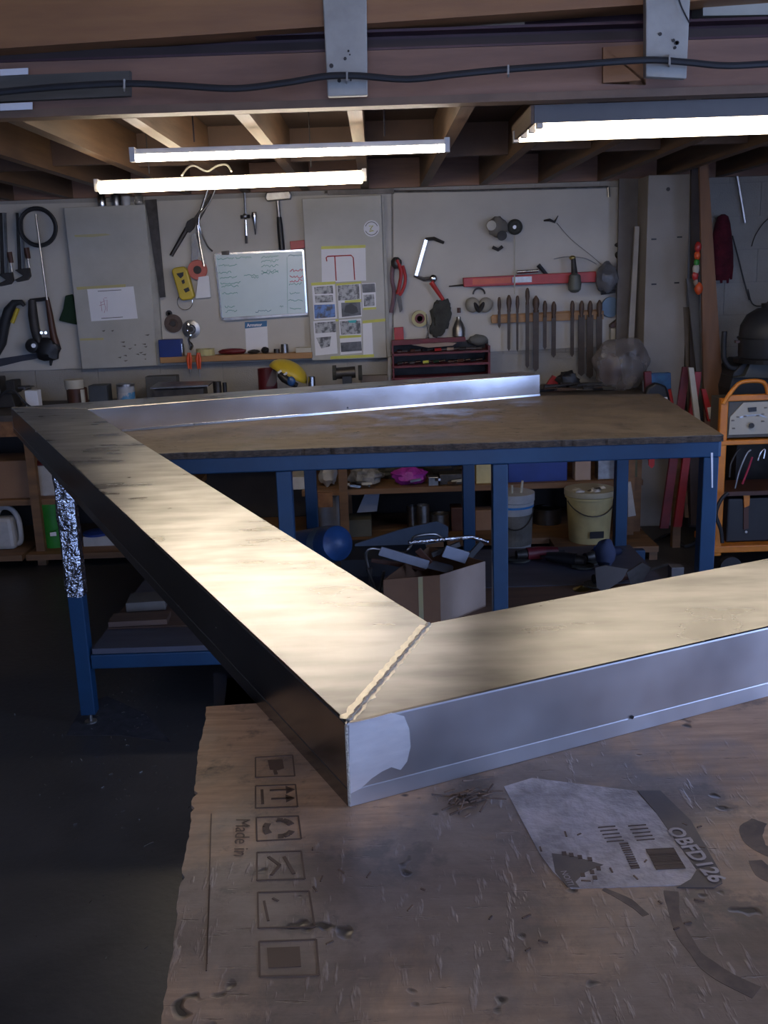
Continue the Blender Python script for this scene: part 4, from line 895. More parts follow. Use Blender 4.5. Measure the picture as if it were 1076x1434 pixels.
one('cord', MB().tube(wpath([(780, 312), (800, 335), (826, 356), (842, 370)], .03), .0012, 5), M_dsteel, 'thin cord slanting from nail to the grey hood', 'cord')
one('wall_hook', MB().tube([P(762, 309, YW-.02), P(770, 308, YW-.04), P(777, 311, YW-.03), P(782, 302, YW-.03)], [.004, .008, .007, .002], 6), M_iron, 'dark hook with oddment above the red level', 'hook')
one('blue_oval_disc', MB().lathe([(.004, 0), (.055, 0), (.055, .012), (.004, .012)], P(854, 430, YW-.025), 24, (.3, -1, 0)), M_lblue, 'pale blue oval disc behind the file rack end', 'disc')
# corner fittings left of the pillar
t = wthing('chain_hoist', 'thin vertical pipe with small shiny pulley beside pillar', 'pulley', 868, 365, .03)
MB().tube([P(868, 262, YW-.03), P(867, 338, YW-.03)], .006, 8).build('pipe', M_dsteel, t); MB().sph(P(866, 343, YW-.035), (.02, .015, .012)).build('shackle', M_iron, t, smooth=True)
MB().lathe([(.006, 0), (.02, 0), (.02, .012), (.006, .012)], P(866, 357, YW-.03), 18, (0, -1, 0)).build('pulley_wheel', M_chrome, t)
one('wall_box', MB().wp([(856, 460), (880, 458), (880, 476), (856, 478)], .0, .06), M_cream, 'cream junction box on wall below blue disc', 'box', bevel=.003)
one('box_lid', MB().wp([(856, 455), (866, 447), (878, 452), (880, 457), (856, 459)], .02, .05), M_brown, 'brown scrap of timber on top of the junction box', 'timber')
one('aluminium_angle', MB().prism([P(x, y, 5.42) for x, y in [(890, 317), (896, 317), (888, 482), (880, 482)]], (0, .02, 0)), mat('pale_strip', (.42, .40, .37), .45), 'long pale metal strip leaning beside the pillar', 'metal strip')
# pillar
pl_ = T('pillar', 'pale concrete pillar with four dark slots at right', 'pillar', (1.5, 5.45, 0))
a = P(907, 300, 5.3).x; b = P(967, 300, 5.3).x
MB().b2((a, 5.3, 0), (b, YW-.004, ZJ-.002)).build('shaft', mat('pillar_paint', (.30, .27, .24), .65, col2=(.24, .215, .19), scale=3, bump=.06), pl_, bevel=.004)
for x, y in [(916, 335), (952, 332), (916, 398), (948, 396)]: q = P(x, y, 5.3); MB().b2((q.x-.013, 5.297, q.z-.004), (q.x+.013, 5.305, q.z+.004)).build('slot', M_black, pl_)
q = P(936, 265, 5.3); MB().cyl((q.x, 5.297, q.z), (q.x, 5.305, q.z), .010, n=12).build('hole', M_iron, pl_)

# ================= WALL WORKBENCH =================
WZ = .78; WF = 4.96
wk = T('timber_workbench', 'long timber workbench with two shelves against the back wall', 'workbench', (-.5, 5.25, 0))
MB().b2((-2.75, WF, WZ-.03), (1.36, YW-.062, WZ)).build('worktop', mat('dirty_worktop', (.11, .085, .065), .6, col2=(.06, .05, .04), scale=6), wk)
MB().b2((-2.75, WF+.01, WZ-.11), (1.36, WF+.045, WZ-.031)).build('apron', M_timber, wk)
MS_ = mat('shelf_timber', (.22, .115, .05), .65, col2=(.13, .07, .035), scale=4, st=(.6, 5, 5), bump=.08)
za = P(540, 684, WF).z; zb = .075
MB().b2((-.42, WF, za-.028), (1.34, 5.5, za)).build('middle_shelf', MS_, wk)
zl_ = P(30, 700, WF).z
MB().b2((-2.75, WF, zl_-.03), (-1.0, 5.5, zl_)).build('left_shelf', MS_, wk)
for x0, x1 in ((-2.75, -1.86), (-1.84, -.9), (-.88, .3), (.32, 1.34)):
    MB().b2((x0, WF-.1, zb-.03), (x1, WF+.15, zb)).build('floor_board', MS_, wk); MB().b2((x0, WF+.155, zb-.03), (x1, 5.5, zb)).build('floor_board', MS_, wk)
for x in (-2.7, P(52, 700, WF).x, P(482, 700, WF).x, 1.3):
    MB().b2((x-.022, WF-.035, 0), (x+.022, WF-.001, WZ-.03)).build('leg', MS_, wk)
    MB().b2((x-.022, 5.5, 0), (x+.022, 5.54, WZ-.03)).build('leg', MS_, wk)
MB().b2((-2.72, 5.545, 0), (1.34, 5.56, WZ-.035)).build('back_panel', mat('shade_backing', (.035, .03, .028), .8), wk)  # added dark sheet standing in for the shade under the worktop
MB().b2((.84, 4.64, zb-.03), (1.34, WF-.105, zb)).build('floor_board', MS_, wk)
MB().b2((.84, 4.66, 0), (.88, WF-.12, zb-.03)).b2((1.3, 4.66, 0), (1.34, WF-.12, zb-.03)).build('bearer', MS_, wk, kind='stuff')
MB().b2((-.40, WF-.06, za-.075), (-.26, WF-.036, za+.0)).build('cleat', M_timber, wk)

def sit(px, py, z, Y): p = P(px, py, Y); return Vector((p.x, Y, z))
def boxon(name, label, cat, x0, x1, ytop, z, Y, d, m, group=None, bevel=.003, **k):
    a = P(x0, 600, Y).x; b = P(x1, 600, Y).x; a = P(x0, ytop, Y).x; b = P(x1, ytop, Y).x; h = P((x0+x1)/2, ytop, Y).z-z
    return one(name, MB().b2((a, Y, z), (b, Y+d, z+h)), m, label, cat, group, bevel=bevel)
def canon(name, label, cat, x0, x1, ytop, z, Y, m, lid=None, band=None, group=None, taper=1.0):
    a = P(x0, ytop, Y).x; b = P(x1, ytop, Y).x; r = (b-a)/2; h = P((x0+x1)/2, ytop, Y).z-z; c = Vector(((a+b)/2, Y+r, z))
    t = T(name, label, cat, c, group)
    MB().lathe([(r*taper, 0), (r, h), (r*.93, h), (r*.93, h-.012)] if not lid else [(r*taper, 0), (r, h)], c, 24).build('body', m, t, smooth=True)
    if lid: MB().lathe([(r*1.04, h), (r*1.04, h+.012), (r*.9, h+.014)], c, 24).build('lid', lid, t, smooth=True)
    if band: MB().lathe([(r*1.01, h*.25), (r*1.012, h*.7)], c, 24).build('label_band', band, t)
    return t
# --- worktop things, left to right ---
boxon('white_packet', 'small white packet standing behind frame corner at far left', 'packet', 34, 52, 547, WZ, 5.2, .06, M_paper)
t = T('black_lead', 'black cable arching over worktop at far left', 'cable', sit(20, 560, WZ, 5.1))
MB().tube(smoothpath([sit(-10, 560, WZ+.03, 5.12), sit(5, 553, WZ+.10, 5.1), sit(20, 552, WZ+.11, 5.1), sit(36, 560, WZ+.04, 5.1), sit(50, 566, WZ+.012, 5.12), sit(74, 566, WZ+.01, 5.15)]), .006, 8).build('lead', M_rubber, t, smooth=True)
t = T('bench_vice', 'dark lumpy vice at far left end of the wall worktop', 'vice', sit(8, 560, WZ, 5.35))
c = sit(8, 560, WZ, 5.35)
MB().box(c+V3(0, 0, .04), (.14, .12, .08), top=.7).build('base', M_iron, t, bevel=.005); MB().box(c+V3(-.03, -.02, .12), (.07, .10, .09)).build('fixed_jaw', M_dsteel, t, bevel=.006); MB().box(c+V3(.06, -.02, .11), (.05, .10, .07)).build('moving_jaw', M_iron, t, bevel=.006)
MB().cyl(c+V3(.08, -.02, .10), c+V3(.15, -.02, .10), .012).build('screw', M_steel, t); MB().cyl(c+V3(.14, -.09, .10), c+V3(.14, .05, .10), .006, n=8).build('handle', M_steel, t)
t = canon('paint_tin', 'dark brown tin with cream top standing behind frame at left', 'tin', 89, 117, 545, WZ, 5.15, M_brown, lid=None)
c = sit(104, 540, P(104, 546, 5.15).z, 5.15+.055); MB().lathe([(.048, 0), (.05, .048), (.04, .05)], c, 20).build('cream_top', M_cream, t, smooth=True)
MB().box(sit(116, 552, WZ+.05, 5.13), (.016, .02, .1)).build('drip', M_cream, t)
boxon('dark_box', 'small dark slate box with lid between two tins', 'box', 123, 149, 540, WZ, 5.2, .1, mat('slate', (.06, .07, .085), .6))
canon('paint_tin', 'white and blue labelled paint tin on the wall worktop', 'tin', 160, 185, 542, WZ, 5.15, mat('tin_white', (.38, .40, .44), .45, col2=(.30, .32, .36)), lid=M_steel, band=mat('tin_blue', (.07, .22, .40), .5, col2=(.40, .40, .42), scale=9, lo=.45, hi=.5))
boxon('steel_plate_box', 'upright dark grey steel box behind the far frame arm', 'box', 203, 247, 527, WZ, 5.35, .08, mat('grey_box', (.10, .10, .10), .55))
p = P(215, 541, 5.1); q = P(298, 533, 5.1)
one('steel_plate', MB().prism([P(210, 543, 5.1), P(292, 539, 5.1), P(300, 533, 5.25), P(222, 535, 5.25)], (0, 0, -.008)), M_steel, 'thin grey steel plate lying flat before grey steel box', 'plate')
one('plate_support', MB().b2((P(215, 545, 5.12).x, 5.12, WZ), (P(285, 545, 5.12).x, 5.24, P(250, 543, 5.12).z-.008)), M_dsteel, 'dark block carrying the thin steel plate', 'block')
canon('steel_tin', 'plain small steel tin right of the flat steel plate', 'tin', 297, 309, 535, WZ, 5.2, M_dsteel); canon('spray_can', 'dark little can beside the plain steel tin', 'can', 311, 317, 536, WZ, 5.2, M_black)
canon('red_cup', 'dark red round tub left of the yellow face shield', 'tub', 359, 386, 517, WZ, 5.3, M_dred)
t = T('face_shield', 'yellow-topped face shield lying behind the far frame arm', 'face shield', sit(403, 535, WZ, 5.12))
c = P(403, 524, 5.18)
sh_ = MB(); vv = []; fs = []
for j in range(7):
    a_ = math.pi/2*j/6*1.0
    for i in range(17):
        b_ = math.pi*i/16; vv.append(c+Euler((0, R(28), 0)).to_matrix() @ Vector((.105*math.cos(b_)*math.cos(a_), -.09*math.sin(b_)*math.cos(a_)+.03, .07*math.sin(a_)-.005)))
for j in range(6):
    for i in range(16): fs.append((j*17+i, j*17+i+1, (j+1)*17+i+1, (j+1)*17+i))
o = sh_.add(vv, fs).build('crown', M_yellow, t, smooth=True); md = o.modifiers.new('thick', 'SOLIDIFY'); md.thickness = .004
MB().tube([P(391, 524, 5.09), P(398, 530, 5.08), P(408, 536, 5.08), P(416, 540, 5.09)], [.016, .022, .02, .014], 10).build('head_band', M_black, t, smooth=True)
MB().sph(P(408, 534, 5.065), (.022, .014, .026)).build('ratchet_knob', M_tarp, t, smooth=True)
for x, y in ((390, 522), (398, 525)): MB().tube([P(x, y, 5.075), P(x+4, y-3, 5.072)], .006, 6).build('painted_glint', M_paper, t)  # white tubes standing in for highlights on the head band
MB().prism([P(x, y, 5.2) for x, y in [(384, 512), (380, 522), (372, 541), (384, 541), (392, 524)]], (0, .002, 0)).build('visor', M_glass, t)
canon('steel_tin', 'shiny narrow tin right of yellow face shield', 'tin', 431, 441, 528, WZ, 5.15, M_chrome)
t = T('bench_grinder', 'small dark double-ended bench grinder at worktop middle', 'grinder', sit(486, 530, WZ, 5.35))
MB().tube([P(470, 523, 5.35), P(498, 521, 5.35)], .032, 14).build('motor', M_dsteel, t, smooth=True)
for x in (466, 502): MB().lathe([(.01, 0), (.04, 0), (.04, .02), (.01, .02)], P(x, 522, 5.33), 18, (1, 0, 0)).build('wheel', M_rag, t, smooth=True)
z_ = P(486, 521, 5.35).z; c = P(486, 521, 5.35); MB().b2((c.x-.025, 5.31, WZ), (c.x+.025, 5.39, z_-.02)).build('pedestal', M_black, t)
one('pale_crumple', MB().sph(sit(450, 540, WZ+.022, 5.2), (.06, .05, .022), jit=.5, seed=2), M_cardl, 'crumpled pale paper left of the small bench grinder', 'paper', smooth=True)
boxon('timber_block', 'pale timber block right of the bench grinder', 'block', 505, 543, 526, WZ, 5.4, .06, mat('dull_timber', (.17, .13, .10), .7))
one('gap_pipe', MB().cyl(P(546, 500, 5.5), P(546, 540, 5.5), .012), M_bucketw, 'white vertical pipe at the left side of red rack', 'pipe')
# pile of black and steel tools at the right of the worktop
random.seed(14)
names = [('pliers', 'black handled pliers'), ('chisel', 'short steel chisel'), ('clamp', 'little dark clamp'), ('spanner', 'bright open spanner')]
for i in range(12):
    x = 772+26*(i//4)+random.uniform(0, 22); nm, base_ = names[i % 4]
    place = ['left end', 'middle', 'right end'][i//4]
    c = sit(x, 545, WZ+.012+.010*(i % 4), 5.08+random.uniform(0, .14)); a_ = random.uniform(-.6, .6); l = random.uniform(.05, .09)
    d = Vector((math.cos(a_), math.sin(a_), random.uniform(-.05, .12)))*l
    t = T(nm, f'{base_} at {place} of jumbled tool pile by plastic bag', 'hand tool', c, 'jumbled tools on the worktop')
    MB().tube([c-d, c-d*.1, c+d*.1], [.009, .008, .005], 6).build('handle', [M_black, M_wood, M_iron, M_steel][i % 4], t); MB().tube([c+d*.1, c+d], [.006, .003], 6).build('blade', M_steel, t)
one('black_glove', MB().sph(sit(796, 536, WZ+.05, 5.3), (.06, .05, .045), jit=.5, seed=5), M_black, 'black crumpled glove on top of jumbled tool pile', 'glove', smooth=True)
one('red_wedge', MB().prism([P(x, y, 5.35) for x, y in [(764, 541), (775, 526), (782, 529), (783, 542)]], (0, .03, 0)), M_red, 'small red wedge left of black glove on the worktop', 'wedge')
t = T('plastic_bag', 'big clear plastic bag standing before the pillar', 'bag', sit(870, 545, WZ, 5.2))
MB().sph(sit(869, 545, WZ+.125, 5.2), (.145, .09, .145), 40, 28, jit=.22, seed=3).build('film', M_bag, t, smooth=True)
MB().sph(sit(855, 545, WZ+.10, 5.2), (.06, .05, .085), 14, 10, jit=.3, seed=8).build('brown_contents', mat('bag_stuff', (.22, .13, .11), .7), t, smooth=True)
MB().sph(sit(885, 545, WZ+.10, 5.2), (.06, .05, .09), 14, 10, jit=.3, seed=9).build('grey_contents', mat('bag_stuff2', (.20, .20, .21), .5), t, smooth=True)
# blue/red packaging and tool bag right of it, on a low cupboard behind the bench
t = T('side_crate', 'dark wooden crate behind right end of the blue bench', 'crate', sit(925, 560, 0, 4.85))
a = P(882, 560, 4.85).x; b = P(962, 560, 4.85).x; zc_ = P(930, 583, 4.85).z
MB().b2((a, 4.85, zc_-.02), (b, 5.02, zc_)).build('lid', MS_, t)
for x in (a+.02, b-.02): MB().b2((x-.02, 4.86, 0), (x+.02, 4.90, zc_-.02)).build('leg', MS_, t)
def onc(name, label, cat, px, Y, th, m, parent=None, **k): return MB().prism([P(x, y, Y) for x, y in px], (0, th, 0)).build(name, m, parent, **({'label': label, 'cat': cat} if label else {}), **k)
onc('blue_package', 'light blue printed package standing beside the pillar base', 'package', [(912, 523), (940, 522), (942, 580), (914, 582)], 4.94, .04, mat('pack_blue', (.03, .13, .30), .5, col2=(.02, .05, .14), scale=18), bevel=.003)
onc('red_package', 'narrow red package left of the light blue package', 'package', [(903, 521), (913, 520), (918, 581), (906, 582)], 4.94, .03, M_dred, bevel=.003)
t = T('tool_bag', 'black tool bag with red trim and pale tag', 'bag', P(925, 580, 4.8))
MB().prism([P(x, y, 4.87) for x, y in [(903, 556), (908, 543), (920, 536), (934, 541), (938, 556), (940, 582), (905, 582)]], (0, .05, 0)).build('body', M_black, t, bevel=.01)
MB().tube([P(938, 545, 4.86), P(941, 560, 4.86), P(944, 580, 4.86)], .008, 8).build('red_trim', M_red, t, smooth=True)
MB().prism([P(x, y, 4.866) for x, y in [(920, 557), (935, 556), (936, 563), (921, 564)]], (0, .004, 0)).build('tag', M_paper, t)
# --- leaning lengths right of the pillar ---
def plank(label, top, bot, wtop, wbot, Y, m, th=.02, name='plank', cat='plank', group='lengths leaning right of the pillar', **k):
    (x0, y0), (x1, y1) = top, bot
    return onc(name, label, cat, [(x0, y0), (x0+wtop, y0), (x1+wbot, y1), (x1, y1)], Y, th, m, group=group, **k)
M_lean = mat('brown_leaning', (.22, .10, .04), .6, col2=(.15, .07, .03), scale=4, st=(5, 5, .6))
plank('dark timber post standing against wall right of pillar', (969, 228), (965, 745), 12, 14, 5.25, mat('dark_post', (.06, .045, .04), .7))
plank('tall broad orange-brown board leaning right of pillar', (980, 228), (990, 745), 12, 36, 5.1, M_lean)
plank('grey flat bar leaning beside the orange-brown board', (962, 390), (984, 600), 16, 3, 5.2, mat('greybar', (.13, .13, .13), .6), th=.01)
plank('lower grey-brown sheet leaning behind the red channels', (957, 430), (972, 745), 18, 12, 5.30, mat('lower_sheet', (.15, .12, .09), .7), th=.01)
plank('white square batten leaning before the red channels', (965, 515), (975, 600), 7, 8, 4.72, M_cream)
plank('left dark red channel leaning behind bench corner', (957, 514), (925, 740), 10, 12, 4.77, M_dred)
plank('right bright red channel leaning behind bench corner', (974, 521), (944, 738), 9, 11, 4.76, mat('channel_red', (.30, .015, .015), .45, col2=(.2, .01, .01)))
plank('short red bar with white end leaning against brown board', (983, 545), (992, 590), 6, 10, 4.74, M_red)
plank('thin pale lath between red channel and bench leg', (953, 600), (960, 725), 4, 5, 4.80, MS_)
plank('brown narrow board leaning behind bench right leg', (966, 600), (968, 735), 14, 14, 5.04, mat('dull_board', (.09, .06, .05), .7))
onc('white_end_tag', 'small white tag on end of short red bar', 'tag', [(991, 571), (996, 570), (1000, 585), (994, 587)], 4.735, .003, M_paper)
t = T('hanging_toy', 'orange and white knotted strap hanging beside orange-brown board', 'strap', P(976, 410, 5.05))
for i, (x, y, r_, m) in enumerate([(978, 346, .022, M_red), (977, 358, .02, M_handle_o), (976, 368, .018, M_green), (975, 377, .022, M_cream), (974, 386, .02, M_red), (975, 395, .015, M_cardl), (979, 404, .026, M_handle_o)]):
    MB().sph(P(x, y, 5.083), (r_*.8, r_*.7, r_*1.2), 12, 8, jit=.2, seed=i).build('bead', m, t, smooth=True)
t = T('maroon_rag', 'maroon cloth bundle hanging on the right block wall', 'cloth', P(1014, 390, 5.5))
MB().lathe([(.01, 0), (.028, -.012), (.040, -.05), (.052, -.12), (.062, -.20), (.066, -.27), (.060, -.31), (.045, -.345)], P(1013, 300, 5.5), 22).build('cloth', M_maroon, t, smooth=True)
for k in range(5): q = P(1005+4.5*k, 386, 5.47); MB().tube([q+V3(0, 0, .05), q-V3(-.006, 0, .02+.02*(k % 2))], [.016, .006], 8).build('tassel', M_maroon, t)
for i, (pts, r_, lab) in enumerate([([(1031, 235), (1038, 275), (1044, 312)], .008, 'grey rod slanting down the right block wall'), ([(1026, 330), (1034, 360), (1042, 392), (1050, 420)], .004, 'thin dark wire below the maroon cloth'), ([(1085, 300), (1070, 312), (1058, 330), (1053, 345)], .003, 'bent thin twig-like wire at right edge of photo'), ([(1048, 405), (1054, 425), (1068, 428), (1085, 415)], .003, 'wire loop over the dark rounded machine')]):
    one('wall_wire', MB().tube(wpath(pts, .03), r_, 6), [M_steel, M_iron, M_dsteel, M_iron][i], lab, 'wire', 'wires on the right wall')
one('dark_timber_wall_strip', MB().prism([P(x, y, 5.5) for x, y in [(868, 250), (905, 250), (898, 545), (862, 545)]], (0, .02, 0)), mat('dim_board', (.15, .13, .115), .7), 'grey-brown board filling corner left of pillar', 'board')
# --- orange welding trolley ---
YC = 4.35
t = T('welding_trolley', 'orange tubular welding trolley with cream-fronted welder', 'trolley', P(1050, 770, YC))
q0 = P(1011, 770, YC); z0 = q0.z; XR_ = q0.x+.62
zs_ = {n_: P(1015, y, YC).z for n_, y in (('top', 558), ('mid', 619), ('low', 690), ('bot', 768))}
xl = P(1014, 620, YC).x-.004
MB().b2((xl-.018, YC, z0-.03), (xl+.018, YC+.03, zs_['top'])).build('upright', M_orange, t, bevel=.005)
MB().b2((XR_-.018, YC, z0-.03), (XR_+.018, YC+.03, zs_['top'])).build('upright', M_orange, t, bevel=.005)
for y_ in (YC+.25,): 
    for x_ in (xl*1.055, XR_): MB().b2((x_-.018, y_, z0-.03), (x_+.018, y_+.03, zs_['top']-.02)).build('upright', M_orange, t, bevel=.005)
for nm in ('mid', 'bot'):
    h = .022 if nm == 'mid' else .032
    MB().b2((xl-.02, YC-.006, zs_[nm]-h/2-.004), (XR_+.02, YC+.28, zs_[nm]+h/2-.004)).build('shelf', M_orange, t, bevel=.004)
MB().b2((xl+.01, YC-.002, P(1040, 556, YC).z-.018), (XR_, YC+.02, P(1040, 556, YC).z+.01)).build('top_rail', M_orange, t, bevel=.004)
hp = [P(1013, 566, YC-.01), P(1022, 552, YC-.01), P(1034, 538, YC-.01), P(1046, 534, YC-.01), P(1066, 534, YC-.01), P(1073, 540, YC-.01), P(1076, 552, YC-.01)]
MB().tube(smoothpath(hp, 4), .0095, 10).build('handle', M_orange, t, smooth=True)
for x_ in (xl+.06, XR_-.06): MB().cyl((x_, YC-.02, .05), (x_, YC+.02, .05), .05, n=20).build('wheel', M_rubber, t)
MB().b2((xl, YC+.02, P(1030, 694, YC).z-.006), (XR_, YC+.27, P(1030, 690, YC).z)).build('lower_tray', M_brown, t)
wd = T('welder', 'cream control panel of the welder sitting in orange trolley', 'welder', P(1050, 612, YC+.02))
a = P(1021, 562, YC+.01); b = P(1021, 611, YC+.01)
zt_ = zs_['mid']+.014
MB().b2((a.x, YC+.012, zt_), (XR_-.03, YC+.245, a.z)).build('case', mat('welder_case', (.10, .09, .07), .5), wd, bevel=.004)
MB().prism([P(x, y, YC+.006) for x, y in [(1023, 584), (1042, 564), (1120, 560), (1120, 606), (1021, 609)]], (0, .005, 0)).build('front_panel', M_cream, wd)
MB().prism([P(x, y, YC+.001) for x, y in [(1048, 571), (1060, 570), (1060, 576), (1049, 577)]], (0, .004, 0)).build('display', M_black, wd)
MB().cyl(P(1053, 596, YC+.006), P(1053, 596, YC-.014), .012, n=16).build('knob', M_black, wd)
for i, (x, y) in enumerate([(1027, 589), (1028, 600), (1034, 584), (1069, 580), (1069, 590), (1044, 583), (1062, 582), (1073, 571)]):
    q = P(x, y, YC+.002); MB().b2((q.x-.006, YC+.001, q.z-.003), (q.x+.006, YC+.006, q.z+.003)).build('panel_mark', mat('panel_grey', (.22, .20, .17), .6), wd)
MB().prism([P(x, y, YC+.004) for x, y in [(1036, 584), (1045, 581), (1066, 580), (1074, 584), (1074, 585.5), (1064, 582), (1046, 583), (1037, 586)]], (0, .002, 0)).build('panel_line', M_steel, wd)
t = T('black_case', 'black case with orange strap in bottom of orange trolley', 'case', P(1045, 760, YC+.05))
zb_ = zs_['bot']+.013
MB().b2((P(1020, 700, YC+.05).x, YC+.05, zb_), (XR_-.03, YC+.245, P(1040, 698, YC+.05).z)).build('case_body', M_black, t, bevel=.008)
MB().prism([P(x, y, YC+.04) for x, y in [(1042, 692), (1051, 690), (1050, 708), (1043, 711)]], (0, .01, 0)).build('orange_strap', M_orange, t)
MB().prism([P(x, y, YC+.044) for x, y in [(1042, 711), (1049, 709), (1049, 740), (1042, 742)]], (0, .006, 0)).build('strap_tail', M_brown, t)
MB().cyl(P(1045.5, 745, YC+.05), P(1045.5, 745, YC+.042), .006, n=10).build('rivet', M_steel, t)
zc2 = P(1030, 690, YC).z
for i, (pts, m, lab) in enumerate([([(1022, 668), (1024, 650), (1032, 634), (1038, 628)], M_dsteel, 'dark grey cable loop leftmost in trolley middle bay'), ([(1030, 684), (1036, 660), (1046, 636), (1052, 630)], M_steel, 'grey cable second from left in trolley bay'), ([(1040, 678), (1044, 668), (1050, 652), (1054, 640)], mat('pink_lead', (.45, .03, .08), .5), 'pink-red lead in the trolley middle bay'), ([(1062, 645), (1066, 634), (1072, 629), (1070, 642)], M_chrome, 'bright clamp end at right in trolley bay')]):
    one('welding_lead', MB().tube(smoothpath([P(x, y, YC+.06) for x, y in pts]), .005, 8), m, lab, 'cable', 'leads in the trolley bay', smooth=True)
one('coiled_lead', MB().tube(smoothpath([P(x, y, YC-.04) for x, y in [(1020, 690), (1010, 700), (1003, 720), (1010, 742), (1012, 760)]]), .009, 8), M_rubber, 'thick black lead drooping beside trolley left upright', 'cable', smooth=True)
# machine on the trolley / behind it
YM = 4.95
t = T('pedestal_machine', 'large dark rounded machine head with curved pipe above trolley', 'machine', P(1070, 560, YM))
c = P(1082, 500, YM); q = P(1036, 500, YM); r_ = c.x-q.x
prof = [(r_*.98, 0), (r_, .02), (r_*1.0, P(1082, 470, YM).z-c.z), (r_*.97, P(1082, 455, YM).z-c.z), (r_*.80, P(1082, 440, YM).z-c.z), (r_*.5, P(1082, 431, YM).z-c.z), (.01, P(1082, 429, YM).z-c.z)]
MB().lathe(prof, c, 32).build('dome', mat('machine_grey', (.035, .038, .045), .45, col2=(.025, .027, .032)), t, smooth=True)
MB().lathe([(r_*1.012, 0), (r_*1.012, .008)], P(1082, 473, YM), 32).build('seam_band', M_black, t)
MB().cyl(P(1080, 431, YM), P(1080, 424, YM), .045, n=20).build('top_cap', M_black, t)
MB().lathe([(r_*1.12, 0), (r_*1.12, .02), (r_, .026)], c-V3(0, 0, .022), 32).build('base_flange', M_black, t)
MB().prism([P(x, y, YM-.06) for x, y in [(1028, 529), (1044, 526), (1052, 508), (1120, 506), (1120, 531)]], (0, .3, 0)).build('motor_cover', mat('machine_plate', (.10, .105, .10), .5), t, bevel=.004)
MB().prism([P(x, y, YM-.02) for x, y in [(1022, 545), (1028, 522), (1045, 505), (1120, 505), (1120, 620), (1030, 620)]], (0, .25, 0)).build('body', mat('machine_body', (.03, .035, .045), .5), t, bevel=.006)
MB().tube(smoothpath([P(1015, 464, YM), P(1014, 490, YM), P(1015, 504, YM), P(1022, 514, YM), P(1036, 516, YM)]), .013, 10).build('curved_pipe', M_rubber, t, smooth=True)
MB().b2((P(1036, 560, YM).x, YM, 0), (P(1120, 560, YM).x, YM+.2, P(1060, 600, YM).z)).build('pedestal', M_iron, t)
MB().box(P(1047, 478, YM-.09)+V3(-.05, 0, 0), (.02, .02, .012)).build('side_lug', M_brown, t)
# --- shelves under the wall workbench ---
boxon('cardboard_box', 'plain brown cardboard box on left shelf behind the frame', 'box', -40, 37, 646, zl_, 5.0, .25, M_card)
t = T('white_tub', 'white tub with red rim on the left shelf', 'tub', sit(65, 690, zl_, 5.05))
a = P(43, 652, 5.02).x; b = P(90, 652, 5.02).x; h = P(65, 652, 5.02).z-zl_
MB().box(((a+b)/2, 5.1, zl_+h/2), (b-a-.03, .13, h), top=1.12).build('body', M_bucketw, t, bevel=.006); MB().box(((a+b)/2, 5.1, zl_+h+.004), ((b-a)*1.02, .16, .01)).build('rim', M_dred, t, bevel=.003)
t = T('green_bucket', 'green plastic bucket on floor shelf at left', 'bucket', sit(78, 760, zb, 5.0))
c = sit(80, 760, zb, 5.05); h = P(78, 704, 5.0).z-zb
MB().lathe([(.075, 0), (.085, h*.72), (.094, h*.72), (.097, h), (.09, h), (.083, .02)], c, 28).build('body', M_green, t, smooth=True)
MB().prism([c+V3(.0, -.089, .07), c+V3(.03, -.083, .07), c+V3(.03, -.083, .09), c+V3(.0, -.089, .09)], (0, -.003, 0)).build('label', M_paper, t)
MB().tube(arc(c+V3(0, -.09, h*.72), .08, 200, 340, 12), .003, 6).build('handle', M_green, t)
t = T('white_jug', 'white plastic jerry can with handle at far left floor shelf', 'jerry can', sit(12, 765, zb, 4.98))
c = sit(8, 765, zb, 5.02)
MB().box(c+V3(0, 0, .085), (.14, .10, .17), top=.85).build('body', M_bucketw, t, bevel=.02)
MB().tube(smoothpath([c+V3(-.03, 0, .17), c+V3(0, 0, .215), c+V3(.05, 0, .21), c+V3(.085, 0, .15), c+V3(.085, 0, .04), c+V3(.06, 0, .02)]), .014, 10).build('handle', M_bucketw, t, smooth=True)
one('blue_lid', MB().lathe([(.07, 0), (.07, .012), (.05, .02)], sit(135, 745, zb+.05, 5.05), 20), M_bluepl, 'blue lid just visible right of the foil wrapped leg', 'dish', smooth=True)  # flat blue lid resting on the white pack
one('paper_ream', MB().b2((P(138, 748, 5).x-.08, 4.99, zb), (P(138, 748, 5).x+.09, 5.15, zb+.05)), M_bucketw, 'white flat pack under the blue lid', 'pack')
